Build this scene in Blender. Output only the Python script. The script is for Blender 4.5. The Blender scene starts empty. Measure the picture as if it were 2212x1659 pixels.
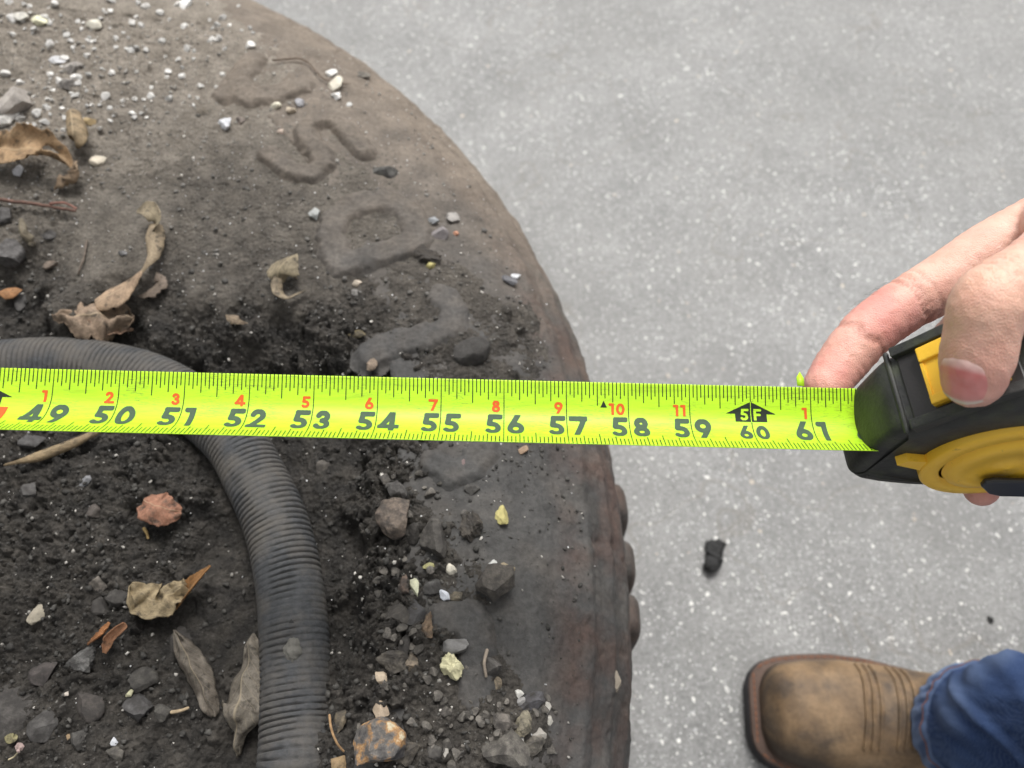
import bpy, bmesh, math, random
import numpy as np
from mathutils import Vector, Matrix
from mathutils.bvhtree import BVHTree

R_ = math.radians
SC = bpy.context.scene
COL = SC.collection

# ------------------------------------------------------------------ camera, sky, sun, exposure
HC, TILT, F = 0.74, R_(30), 1662.0          # camera height, tilt from straight down, focal length in px (2212 wide)
cd = bpy.data.cameras.new('camera'); cam = bpy.data.objects.new('camera', cd); COL.objects.link(cam)
cam.location = (0, 0, HC); cam.rotation_euler = (TILT, 0, 0)
cd.sensor_width = 36.0; cd.lens = 36.0 * F / 2212.0; cd.clip_start = 0.01; cd.clip_end = 200
cd.dof.use_dof = True; cd.dof.focus_distance = 0.325; cd.dof.aperture_fstop = 9.5
SC.camera = cam
w = bpy.data.worlds.new('World'); SC.world = w; w.use_nodes = True
nt = w.node_tree; bg = nt.nodes['Background']
SUN_EL, SUN_AZ = R_(62), R_(10)             # soft light from the far side
sky = nt.nodes.new('ShaderNodeTexSky'); sky.sky_type = 'NISHITA'; sky.sun_disc = False
sky.sun_elevation = SUN_EL; sky.sun_rotation = SUN_AZ
sky.air_density = 1.0; sky.dust_density = 6.0; sky.ozone_density = 1.0
hs = nt.nodes.new('ShaderNodeHueSaturation'); hs.inputs['Saturation'].default_value = 0.06
nt.links.new(sky.outputs[0], hs.inputs['Color']); nt.links.new(hs.outputs[0], bg.inputs['Color'])
bg.inputs['Strength'].default_value = 0.12
sl = bpy.data.lights.new('sun', 'SUN'); sun = bpy.data.objects.new('sun', sl); COL.objects.link(sun)
sl.energy = 1.5; sl.angle = R_(22); sl.color = (1, 0.965, 0.92)
sd = Vector((math.sin(SUN_AZ) * math.cos(SUN_EL), math.cos(SUN_AZ) * math.cos(SUN_EL), math.sin(SUN_EL)))
sun.rotation_euler = (-sd).to_track_quat('-Z', 'Y').to_euler(); sun.location = sd * 5
SC.view_settings.view_transform = 'Standard'; SC.view_settings.look = 'None'
SC.view_settings.exposure = 0.58; SC.view_settings.gamma = 1.0; SC.view_settings.use_curve_mapping = False
SC.render.engine = 'CYCLES'; SC.cycles.use_denoising = True
SC.cycles.max_bounces = 6

# ------------------------------------------------------------------ helpers
ct, st = math.cos(TILT), math.sin(TILT)
def ray(px, py):
    u = (px - 1106) / F; v = (829 - py) / F
    return Vector((u, v * ct + st, v * st - ct))
def on_z(px, py, z):
    r = ray(px, py); s = (z - HC) / r.z
    return Vector((r.x * s, r.y * s, z))
def on_y(px, py, y):
    r = ray(px, py); s = y / r.y
    return Vector((r.x * s, y, HC + r.z * s))
def depth(p): return p[1] * st + (HC - p[2]) * ct
def px2m(px, p): return px / F * depth(p)

def tag(o, label=None, cat=None, group=None, kind=None):
    if label: o['label'] = label
    if cat: o['category'] = cat
    if group: o['group'] = group
    if kind: o['kind'] = kind
    return o
def empty(name, loc=(0, 0, 0)):
    o = bpy.data.objects.new(name, None); COL.objects.link(o); o.location = loc; o.empty_display_size = 0.02
    return o
def link(me, name, mat, parent=None, smooth=True):
    if smooth and len(me.polygons): me.polygons.foreach_set('use_smooth', [True] * len(me.polygons))
    if mat is not None and not me.materials: me.materials.append(mat)
    o = bpy.data.objects.new(name, me); COL.objects.link(o)
    if parent is not None:
        o.parent = parent
        o.matrix_parent_inverse = Matrix.Translation(-parent.location) if parent.parent is None else Matrix.Identity(4)
    return o
def mesh_np(name, V, Fq, mat, parent=None, smooth=True):
    V = np.asarray(V, np.float32)
    me = bpy.data.meshes.new(name)
    if isinstance(Fq, np.ndarray):
        n, k = Fq.shape
        me.vertices.add(len(V)); me.vertices.foreach_set('co', V.ravel())
        me.loops.add(n * k); me.loops.foreach_set('vertex_index', Fq.astype(np.int32).ravel())
        me.polygons.add(n); me.polygons.foreach_set('loop_start', np.arange(0, n * k, k, dtype=np.int32))
        me.update(calc_edges=True)
    else:
        me.from_pydata([tuple(map(float, v)) for v in V], [], Fq); me.update()
    return link(me, name, mat, parent, smooth)
def grid_faces(nx, ny, wrap=False):      # verts indexed i*ny+j ; faces counter-clockwise for x right, y up
    i, j = np.meshgrid(np.arange(nx - 1), np.arange(ny if wrap else ny - 1), indexing='ij')
    j2 = (j + 1) % ny
    return np.stack([i * ny + j, (i + 1) * ny + j, (i + 1) * ny + j2, i * ny + j2], -1).reshape(-1, 4)

def _hash(ix, iy, seed):
    h = (ix.astype(np.int64) * 374761393 + iy.astype(np.int64) * 668265263 + seed * 982451653) & 0x7fffffff
    h = ((h ^ (h >> 13)) * 1274126177) & 0x7fffffff
    h = ((h ^ (h >> 16)) * 974634777) & 0x7fffffff
    return h ^ (h >> 15)
def perlin(x, y, seed=0):
    x0 = np.floor(x); y0 = np.floor(y); fx = x - x0; fy = y - y0
    ix = x0.astype(np.int64); iy = y0.astype(np.int64)
    u = fx * fx * fx * (fx * (fx * 6 - 15) + 10); v = fy * fy * fy * (fy * (fy * 6 - 15) + 10)
    def g(a, b, dx, dy):
        an = (_hash(a, b, seed) % 4096) * (2 * math.pi / 4096)
        return np.cos(an) * dx + np.sin(an) * dy
    a = g(ix, iy, fx, fy); b = g(ix + 1, iy, fx - 1, fy); c = g(ix, iy + 1, fx, fy - 1); d = g(ix + 1, iy + 1, fx - 1, fy - 1)
    return ((a + (b - a) * u) * (1 - v) + (c + (d - c) * u) * v) * 1.5
def fbm(x, y, octv=4, seed=0, gain=0.5):
    s = 0; a = 1.0
    for o in range(octv):
        s = s + a * perlin(x * 2 ** o, y * 2 ** o, seed + o * 17); a *= gain
    return s
def sstep(a, b, x):
    t = np.clip((x - a) / (b - a), 0, 1); return t * t * (3 - 2 * t)
rnd = random.Random(7)
nrg = np.random.default_rng(11)

def catmull(P, n):
    P = np.asarray(P, float); out = []
    Q = np.vstack([2 * P[0] - P[1], P, 2 * P[-1] - P[-2]])
    for i in range(len(P) - 1):
        p0, p1, p2, p3 = Q[i:i + 4]
        for t in np.linspace(0, 1, n, endpoint=False):
            out.append(0.5 * ((2 * p1) + (-p0 + p2) * t + (2 * p0 - 5 * p1 + 4 * p2 - p3) * t * t + (-p0 + 3 * p1 - 3 * p2 + p3) * t ** 3))
    out.append(P[-1]); return np.array(out)
def resample(P, step):
    P = np.asarray(P, float); L = np.r_[0, np.cumsum(np.linalg.norm(np.diff(P[:, :3], axis=0), axis=1))]
    n = max(2, int(L[-1] / step)); s = np.linspace(0, L[-1], n)
    return np.stack([np.interp(s, L, P[:, k]) for k in range(P.shape[1])], 1), s
def frames(P):
    T = np.gradient(P, axis=0); T /= np.linalg.norm(T, axis=1)[:, None]
    n = np.cross(T[0], [0, 0, 1.0]);  n = n / (np.linalg.norm(n) + 1e-9) if np.linalg.norm(n) > 1e-3 else np.array([1.0, 0, 0])
    N = []
    for t in T:
        n = n - t * np.dot(n, t); n /= np.linalg.norm(n); N.append(n.copy())
    N = np.array(N); return T, N, np.cross(T, N)
def tube_np(P, rad, k=16, caps=True, sy=1.0):
    P = np.asarray(P, float); rad = np.broadcast_to(np.asarray(rad, float), (len(P),)).copy()
    T, N, B = frames(P)
    if caps:   # rounded ends
        a = np.linspace(0, math.pi / 2, 5)[:-1]
        P0 = np.array([P[0] - T[0] * rad[0] * math.cos(x) for x in a]); r0 = np.array([rad[0] * max(math.sin(x), .02) for x in a])
        P1 = np.array([P[-1] + T[-1] * rad[-1] * math.cos(x) for x in a[::-1]]); r1 = np.array([rad[-1] * max(math.sin(x), .02) for x in a[::-1]])
        N = np.vstack([np.repeat(N[:1], 4, 0), N, np.repeat(N[-1:], 4, 0)]); B = np.vstack([np.repeat(B[:1], 4, 0), B, np.repeat(B[-1:], 4, 0)])
        P = np.vstack([P0, P, P1]); rad = np.r_[r0, rad, r1]
    an = np.linspace(0, 2 * math.pi, k, endpoint=False)
    V = P[:, None] + rad[:, None, None] * (np.cos(an)[None, :, None] * N[:, None] + sy * np.sin(an)[None, :, None] * B[:, None])
    Fc = grid_faces(len(P), k, wrap=True)
    return V.reshape(-1, 3), Fc
def tube(name, P, rad, mat, parent=None, k=10):
    V, Fc = tube_np(P, rad, k); return mesh_np(name, V, Fc, mat, parent)
def join_np(parts):
    Vs, Fs, o = [], [], 0
    for V, Fc in parts:
        Vs.append(V); Fs.append(np.asarray(Fc) + o); o += len(V)
    return np.vstack(Vs), np.vstack(Fs)

# ------------------------------------------------------------------ materials
class M:
    def __init__(s, name, rough=0.8, spec=0.4):
        s.m = bpy.data.materials.new(name); s.m.use_nodes = True; s.t = s.m.node_tree
        s.b = s.t.nodes['Principled BSDF']; s.b.inputs['Roughness'].default_value = rough
        s.b.inputs['Specular IOR Level'].default_value = spec
    def n(s, typ, **kw):
        x = s.t.nodes.new('ShaderNode' + typ)
        for k, v in kw.items():
            if k in x.inputs.keys(): s.set(x.inputs[k], v)
            else: setattr(x, k, v)
        return x
    def set(s, inp, v):
        if isinstance(v, bpy.types.NodeSocket): s.t.links.new(v, inp)
        elif isinstance(v, (tuple, list)) and len(v) == 3 and inp.type == 'RGBA': inp.default_value = (*v, 1)
        else: inp.default_value = v
    def co(s, kind='Object'): return s.n('TexCoord').outputs[kind]
    def geo(s): return s.n('NewGeometry').outputs['Position']
    def noise(s, vec, scale, detail=3, rough=.55, out='Fac'):
        return s.n('TexNoise', Vector=vec, Scale=scale, Detail=detail, Roughness=rough).outputs[out]
    def ramp(s, fac, stops, const=False):
        r = s.n('ValToRGB'); e = r.color_ramp.elements
        if const: r.color_ramp.interpolation = 'CONSTANT'
        while len(e) < len(stops): e.new(0.5)
        for k, (p, c) in enumerate(stops):
            e[k].position = p; e[k].color = (*c, 1) if isinstance(c, tuple) else (c, c, c, 1)
        s.set(r.inputs[0], fac); return r.outputs[0]
    def mix(s, fac, a, b, mode='MIX'):
        x = s.n('Mix', data_type='RGBA', blend_type=mode)
        s.set(x.inputs[0], fac); s.set(x.inputs[6], a); s.set(x.inputs[7], b); return x.outputs[2]
    def math(s, op, a, b=0.0):
        x = s.n('Math', operation=op); s.set(x.inputs[0], a); s.set(x.inputs[1], b); return x.outputs[0]
    def attr(s, name): return s.n('Attribute', attribute_name=name)
    def col(s, c): s.set(s.b.inputs['Base Color'], c); return s
    def bump(s, h, dist=0.001, strength=1.0, prev=None):
        x = s.n('Bump', Distance=dist, Height=h); s.set(x.inputs['Strength'], strength)
        if prev is not None: s.t.links.new(prev, x.inputs['Normal'])
        s.t.links.new(x.outputs[0], s.b.inputs['Normal']); return x.outputs[0]
    def rough(s, r): s.set(s.b.inputs['Roughness'], r); return s

def plain(name, c, rough=.7, spec=.4, var=.25, scale=200, bump=0, bscale=900):
    m = M(name, rough, spec); g = m.geo()
    f = m.noise(g, scale, 4)
    m.col(m.mix(f, tuple(x * (1 - var) for x in c), tuple(min(1, x * (1 + var)) for x in c)))
    if bump: m.bump(m.noise(g, bscale, 3), bump)
    return m.m

# concrete: pale grey paste with exposed pale aggregate
m = M('concrete', .58, .5); g = m.geo()
base = m.ramp(m.noise(g, 9, 5, .6), [(.32, (.215, .215, .211)), (.68, (.290, .289, .283))])
fine = m.ramp(m.noise(g, 260, 4, .7), [(.25, .50), (.75, 1.35)])
c = m.mix(1.0, base, fine, 'MULTIPLY')
c = m.mix(1.0, c, m.ramp(m.noise(g, 75, 5, .75), [(.3, .80), (.7, 1.20)]), 'MULTIPLY')
wv = m.n('Vector' + 'Math', operation='ADD'); m.set(wv.inputs[0], g)
nz = m.noise(g, 160, 2, .5, 'Color'); sc_ = m.n('VectorMath', operation='SCALE'); m.set(sc_.inputs[0], nz); sc_.inputs['Scale'].default_value = .008
m.set(wv.inputs[1], sc_.outputs[0])
hs_ = None
for scale, th, tint in ((125, .20, (.80, .79, .75)), (215, .27, (.74, .73, .70)), (95, .15, (.58, .50, .41)), (360, .30, (.60, .60, .59)), (150, .22, (.46, .46, .46))):
    v = m.n('TexVoronoi', Vector=wv.outputs[0], Scale=scale, Randomness=1.0)
    sel = m.math('GREATER_THAN', m.n('SeparateColor', Color=v.outputs['Color']).outputs[0], {125: .80, 215: .66, 95: .90, 360: .55, 150: .75}[scale])
    size = m.math('MULTIPLY', m.n('SeparateColor', Color=v.outputs['Color']).outputs[1], th)
    inside = m.n('MapRange', Value=v.outputs['Distance']); inside.inputs[1].default_value = 0
    d = m.math('SUBTRACT', m.math('ADD', size, .10), v.outputs['Distance'])
    k = m.n('MapRange', Value=d); k.inputs[1].default_value = 0; k.inputs[2].default_value = .07
    f = m.math('MULTIPLY', m.math('MULTIPLY', k.outputs[0], sel), m.ramp(m.noise(g, 400, 2), [(.3, .55), (.6, 1.)]))
    c = m.mix(f, c, tint); hs_ = f if hs_ is None else m.math('MAXIMUM', hs_, f)
dark = m.ramp(m.noise(g, 420, 3, .7), [(.30, 1.), (.38, 0.)])
c = m.mix(m.math('MULTIPLY', dark, .6), c, (.10, .10, .098))
stain = m.ramp(m.noise(g, 5.5, 4, .65), [(.55, 0.), (.75, .35)])
c = m.mix(stain, c, (.17, .165, .155))
c = m.mix(m.ramp(m.noise(g, 2.6, 5, .7), [(.42, 0.), (.66, .45)]), c, (.165, .162, .155))
pv_ = m.n('TexVoronoi', Vector=wv.outputs[0], Scale=70, Randomness=1.0)
pit = m.math('MULTIPLY', m.math('LESS_THAN', pv_.outputs['Distance'], .10), m.math('GREATER_THAN', m.n('SeparateColor', Color=pv_.outputs['Color']).outputs[2], .72))
c = m.mix(m.math('MULTIPLY', pit, .75), c, (.075, .073, .07))
wav = m.noise(g, 3.3, 3, .55); crk = m.ramp(m.math('ABSOLUTE', m.math('SUBTRACT', wav, .52)), [(.0, .35), (.0035, 0.)])
c = m.mix(crk, c, (.16, .14, .115))
m.col(c); m.bump(m.math('ADD', m.noise(g, 300, 5, .7), m.math('MULTIPLY', hs_, .25)), .0012)
CONCRETE = m.m

def dust_rubber(name, dark=(.054, .0525, .051)):
    m = M(name, .82, .35); g = m.geo()
    dry = m.attr('dry').outputs['Fac']
    blot = m.noise(g, 45, 5, .6); fine = m.noise(g, 380, 5, .7)
    damp = m.ramp(blot, [(.3, tuple(x * .8 for x in dark)), (.7, tuple(x * 1.35 for x in dark))])
    red = m.math('MULTIPLY', m.ramp(m.noise(g, 28, 3, .6), [(.40, 0.), (.65, .8)]), m.attr('rust').outputs['Fac'])
    damp = m.mix(red, damp, (.088, .054, .043))
    dst = m.ramp(blot, [(.3, (.125, .103, .082)), (.7, (.215, .178, .142))])
    c = m.mix(dry, damp, dst)
    c = m.mix(1., c, m.ramp(fine, [(.25, .62), (.75, 1.36)]), 'MULTIPLY')
    spk = m.ramp(m.noise(g, 900, 2, .6), [(.70, 0.), (.78, .5)])
    c = m.mix(spk, c, (.22, .2, .18))
    m.col(c); b = m.bump(m.noise(g, 150, 4, .6), .0012, .7); m.bump(fine, .0005, .8, b)
    return m.m
RUBBER = dust_rubber('dusty_rubber')
m = M('soil', .95, .2); g = m.geo()
dry = m.attr('dry').outputs['Fac']; blot = m.noise(g, 60, 5, .65); fine = m.noise(g, 520, 5, .75)
damp = m.ramp(blot, [(.3, (.024, .0228, .0216)), (.7, (.046, .043, .040))])
dst = m.ramp(blot, [(.3, (.150, .131, .108)), (.7, (.265, .236, .200))])
c = m.mix(dry, damp, dst); c = m.mix(1., c, m.ramp(fine, [(.25, .5), (.75, 1.5)]), 'MULTIPLY')
c = m.mix(m.ramp(m.noise(g, 1100, 2, .6), [(.70, 0.), (.76, .45)]), c, (.30, .28, .25))
m.col(c); vo = m.n('TexVoronoi', Vector=g, Scale=330, Randomness=1.).outputs['Distance']
b = m.bump(m.math('SUBTRACT', m.noise(g, 300, 5, .7), m.math('MULTIPLY', vo, .5)), .0030, m.math('SUBTRACT', .95, m.math('MULTIPLY', dry, .65))); m.bump(fine, .0009, .7, b)
SOIL = m.m
# hose
m = M('hose_rubber', .8, .35); g = m.geo()
du = m.ramp(m.noise(g, 40, 5, .65), [(.38, 0.), (.62, .75)])
c = m.mix(du, m.ramp(m.noise(g, 350, 3), [(.3, (.045, .047, .05)), (.7, (.072, .074, .078))]), (.118, .106, .092))
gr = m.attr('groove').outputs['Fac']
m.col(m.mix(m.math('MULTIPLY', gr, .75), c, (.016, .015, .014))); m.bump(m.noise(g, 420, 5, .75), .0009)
HOSE = m.m
# rock: colour per object
m = M('rock', .85, .35); g = m.geo(); oc = m.n('ObjectInfo').outputs['Color']
f1 = m.noise(g, 170, 5, .7); f2 = m.noise(g, 900, 4, .7)
c = m.mix(1., oc, m.ramp(f1, [(.25, .55), (.75, 1.4)]), 'MULTIPLY')
c = m.mix(1., c, m.ramp(f2, [(.25, .7), (.75, 1.3)]), 'MULTIPLY')
up_ = m.n('SeparateXYZ', Vector=m.n('NewGeometry').outputs['Normal']).outputs[2]
c = m.mix(1., c, (.80, .76, .71), 'MULTIPLY')
c = m.mix(m.ramp(m.noise(g, 210, 5, .65), [(.40, 0.), (.60, .75)]), c, (.036, .033, .031))
m.col(c); b = m.bump(f1, .0010, .8); m.bump(f2, .0004, .7, b)
ROCK = m.m
m = M('clean_rock', .7, .45); g = m.geo(); oc = m.n('ObjectInfo').outputs['Color']
f1 = m.noise(g, 260, 4, .7)
m.col(m.mix(1., oc, m.ramp(f1, [(.25, .6), (.75, 1.25)]), 'MULTIPLY')); m.bump(f1, .0008, .8)
CLEANROCK = m.m
m = M('mottled_rock', .8, .35); g = m.geo()
c = m.ramp(m.noise(g, 120, 4, .6), [(.40, (.05, .048, .05)), (.52, (.13, .12, .11)), (.60, (.34, .19, .08)), (.68, (.46, .40, .28))])
m.col(m.mix(1., c, m.ramp(m.noise(g, 700, 3, .7), [(.25, .7), (.75, 1.3)]), 'MULTIPLY')); m.bump(m.noise(g, 300, 4, .7), .001)
MOTTLED = m.m
m = M('grit', .8, .35); g = m.geo(); oc = m.attr('Col').outputs['Color']
m.col(m.mix(1., oc, m.ramp(m.noise(g, 500, 3, .7), [(.25, .6), (.75, 1.35)]), 'MULTIPLY')); m.bump(m.noise(g, 900, 3, .7), .0004)
GRIT = m.m
# dry leaf: colour per object, second colour toward brown
m = M('dry_leaf', .75, .3); g = m.geo(); oc = m.n('ObjectInfo').outputs['Color']
uvn = m.n('UVMap').outputs[0]
f1 = m.noise(g, 110, 5, .65)
c = m.mix(1., oc, m.ramp(f1, [(.28, .5), (.72, 1.3)]), 'MULTIPLY')
c = m.mix(m.ramp(m.noise(g, 190, 4, .6), [(.54, 0.), (.68, .85)]), c, (.05, .042, .035))
c = m.mix(1., c, m.ramp(m.noise(g, 620, 4, .75), [(.25, .6), (.75, 1.3)]), 'MULTIPLY')
sx = m.n('SeparateXYZ', Vector=uvn)
rib = m.math('ABSOLUTE', m.math('SUBTRACT', sx.outputs[1], .5))
vein = m.math('SINE', m.math('MULTIPLY', m.math('SUBTRACT', sx.outputs[0], m.math('MULTIPLY', rib, .45)), 75.))
vf = m.math('MAXIMUM', m.ramp(vein, [(.90, 0.), (1., .30)]), m.ramp(rib, [(.0, .8), (.03, 0.)]))
c = m.mix(vf, c, m.mix(.5, oc, (.55, .45, .30)))
m.col(c); m.bump(m.math('ADD', m.math('MULTIPLY', vf, .6), f1), .0006)
tr = m.n('BsdfTranslucent', Color=c); ms = m.n('MixShader'); ms.inputs[0].default_value = .18
m.t.links.new(m.b.outputs[0], ms.inputs[1]); m.t.links.new(tr.outputs[0], ms.inputs[2])
m.t.links.new(ms.outputs[0], m.t.nodes['Material Output'].inputs[0])
LEAF = m.m
m = M('twig_bark', .8, .3); g = m.geo(); oc = m.n('ObjectInfo').outputs['Color']
m.col(m.mix(1., oc, m.ramp(m.noise(g, 300, 4), [(.3, .6), (.7, 1.3)]), 'MULTIPLY')); TWIG = m.m
# tape measure
m = M('blade_paint', .5, .35); g = m.geo()
c = m.mix(m.noise(g, 30, 3), (.42, .74, .018), (.47, .79, .022))
mp = m.n('Mapping', Vector=g); mp.inputs['Scale'].default_value = (1, 9, 9)
sm = m.ramp(m.noise(mp.outputs[0], 55, 5, .7), [(.46, 0.), (.70, .55)])
c = m.mix(sm, c, (.26, .38, .015))
sp = m.math('MULTIPLY', m.ramp(m.noise(mp.outputs[0], 330, 3, .7), [(.55, 0.), (.63, .8)]), m.ramp(m.noise(g, 60, 3), [(.42, 0.), (.58, 1.)]))
c = m.mix(sp, c, (.16, .22, .03))
m.col(c); m.b.inputs['Coat Weight'].default_value = .08; m.b.inputs['Coat Roughness'].default_value = .25
BLADE = m.m
INK_G = plain('dark_green_ink', (.055, .092, .055), .6, .2, .22, 500)
INK_K = plain('black_ink', (.018, .026, .018), .6, .2, .2, 500)
INK_R = plain('orange_ink', (.62, .105, .02), .6, .2, .15, 500)
INK_T = plain('tick_ink', (.026, .045, .012), .6, .2, .2, 500)
m = M('case_rubber', .55, .4); g = m.geo()
c = m.ramp(m.noise(g, 60, 5, .65), [(.3, (.020, .021, .021)), (.7, (.045, .046, .044))])
c = m.mix(m.ramp(m.noise(g, 95, 4, .6), [(.48, 0.), (.72, .55)]), c, (.070, .082, .045))
c = m.mix(m.ramp(m.noise(g, 800, 3, .7), [(.66, 0.), (.75, .25)]), c, (.16, .16, .15))
m.col(c); m.bump(m.noise(g, 500, 4, .7), .0003); CASE = m.m
m = M('yellow_plastic', .42, .5); g = m.geo()
c = m.mix(m.noise(g, 40, 4), (.88, .50, .030), (.95, .60, .055))
c = m.mix(m.ramp(m.noise(g, 210, 4, .7), [(.64, 0.), (.72, .55)]), c, (.16, .10, .03))
c = m.mix(m.ramp(m.noise(g, 35, 4, .7), [(.58, 0.), (.8, .25)]), c, (.36, .22, .04))
m.col(c); m.bump(m.noise(g, 700, 3), .00012); YEL = m.m
PLASTIC = plain('dark_plastic', (.028, .026, .027), .4, .45, .2, 150, .0001)
CLIPM = plain('black_metal', (.016, .017, .018), .32, .5, .2, 150)
# skin
m = M('skin', .48, .45); g = m.geo()
c = m.ramp(m.noise(g, 55, 4, .55), [(.3, (.66, .36, .275)), (.7, (.79, .49, .39))])
c = m.mix(m.math('MULTIPLY', m.attr('pink').outputs['Fac'], .60), c, (.60, .195, .180))
c = m.mix(m.math('MULTIPLY', m.attr('tan').outputs['Fac'], .30), c, (.66, .43, .29))
c = m.mix(m.ramp(m.noise(g, 420, 4, .65), [(.55, 0.), (.8, .25)]), c, (.50, .22, .17))
c = m.mix(m.math('MULTIPLY', m.attr('crease').outputs['Fac'], .55), c, (.36, .15, .11))
m.col(c); m.b.inputs['Subsurface Weight'].default_value = .22
m.b.inputs['Subsurface Radius'].default_value = (.0035, .0013, .0008); m.b.inputs['Subsurface Scale'].default_value = 1.0
v = m.n('TexVoronoi', Vector=g, Scale=1500); b = m.bump(v.outputs['Distance'], .00025, .7); m.bump(m.noise(g, 900, 4, .7), .00028, .7, b)
SKIN = m.m
m = M('nail', .45, .4); u2 = m.attr('along').outputs['Fac']; g = m.geo()
c = m.ramp(u2, [(.0, (.66, .40, .34)), (.06, (.70, .46, .42)), (.15, (.70, .40, .37)), (.26, (.64, .165, .16)), (.86, (.66, .235, .22)), (.93, (.72, .62, .54))])
m.col(m.mix(m.noise(g, 300, 3), c, m.mix(.3, c, (.8, .6, .55)))); m.b.inputs['Subsurface Weight'].default_value = .1
m.b.inputs['Subsurface Radius'].default_value = (.002, .001, .0008)
NAIL = m.m
HAIR = plain('hair', (.03, .022, .018), .5)
# boot, denim
m = M('boot_leather', .62, .35); g = m.geo()
c = m.ramp(m.noise(g, 26, 5, .6), [(.25, (.13, .083, .045)), (.5, (.225, .148, .082)), (.75, (.31, .215, .128))])
c = m.mix(m.ramp(m.noise(g, 34, 4, .55), [(.49, 0.), (.68, .80)]), c, (.066, .052, .042))
c = m.mix(m.math('MULTIPLY', m.attr('scuff').outputs['Fac'], .85), c, (.055, .045, .038))
c = m.mix(1., c, m.ramp(m.noise(g, 300, 4, .7), [(.25, .75), (.75, 1.25)]), 'MULTIPLY')
m.col(c); b = m.bump(m.noise(g, 70, 4, .6), .0015, .6); m.bump(m.noise(g, 500, 4), .0004, .6, b); LEATHER = m.m
SOLE = plain('sole_rubber', (.042, .040, .042), .75, .3, .4, 90, .0006, 400)
WELT = plain('welt_leather', (.11, .075, .06), .8, .3, .4, 120, .0005, 500)
THREAD = plain('orange_thread', (.24, .098, .052), .8, .2, .3, 300)
TANTHREAD = plain('tan_thread', (.27, .155, .085), .8, .2, .3, 300)
m = M('denim', .9, .15); g = m.geo(); uv = m.n('UVMap').outputs[0]
c = m.ramp(m.noise(g, 40, 5, .65), [(.25, (.017, .036, .105)), (.75, (.038, .073, .180))])
c = m.mix(m.ramp(m.noise(g, 900, 3, .7), [(.5, 0.), (.8, .5)]), c, (.11, .16, .31))
c = m.mix(m.math('MULTIPLY', m.attr('fade').outputs['Fac'], .8), c, (.22, .29, .44))
wvx = m.n('TexWave', Vector=g, Scale=420, Distortion=3.0); c = m.mix(m.math('MULTIPLY', wvx.outputs['Fac'], .22), c, (.13, .19, .33))
m.col(c); m.bump(m.noise(g, 700, 4, .7), .0009, .8); DENIM = m.m
CLOD = plain('black_clod', (.012, .012, .012), .7, .4, .4, 200, .001, 300)

# ------------------------------------------------------------------ ground
me = bpy.data.meshes.new('concrete_ground'); s_ = 8
me.from_pydata([(-s_, -s_, 0), (s_, -s_, 0), (s_, s_, 0), (-s_, s_, 0)], [], [(0, 1, 2, 3)])
tag(link(me, 'concrete_ground', CONCRETE, smooth=False), 'pale grey concrete ground speckled with white aggregate around the tyre', 'ground', kind='structure')

# ------------------------------------------------------------------ tyre
TR, TC = 0.61, np.array([-0.539, 0.127]); ZS, KH, SW = 0.26, 0.10, 0.13
NEXP = 2.3
def prof_top(n=120):                 # crown -> shoulder
    a = np.linspace(0, math.pi / 2, n)
    return TR - SW + SW * np.sin(a) ** (2 / NEXP), ZS + KH * np.cos(a) ** (2 / NEXP)
_pr, _pz = prof_top(400)
def ridge(r):
    e = TR - r
    return (.0022 * np.exp(-((e - .030) / .004) ** 2) + .0018 * np.exp(-((e - .0165) / .003) ** 2)
            + .0015 * np.exp(-((e - .0065) / .0022) ** 2) + .0012 * np.exp(-((e - .058) / .006) ** 2))
def V_r(r):                          # virtual top surface (flat inside the crown)
    return np.interp(r, _pr, _pz, left=ZS + KH) + np.where(r < TR, ridge(r), 0)
def tyre_top(r):                     # real sidewall, falling to the bead
    return V_r(r) - .062 * sstep(0, .030, (TR - .116) - r)
def rad(x, y): return np.hypot(x - TC[0], y - TC[1])
def hitV(px, py, off=0.0):
    z = ZS + KH
    for _ in range(25):
        p = on_z(px, py, z + off); z = .5 * z + .5 * float(V_r(np.array(rad(p.x, p.y))))
    return on_z(px, py, z + off)

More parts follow.
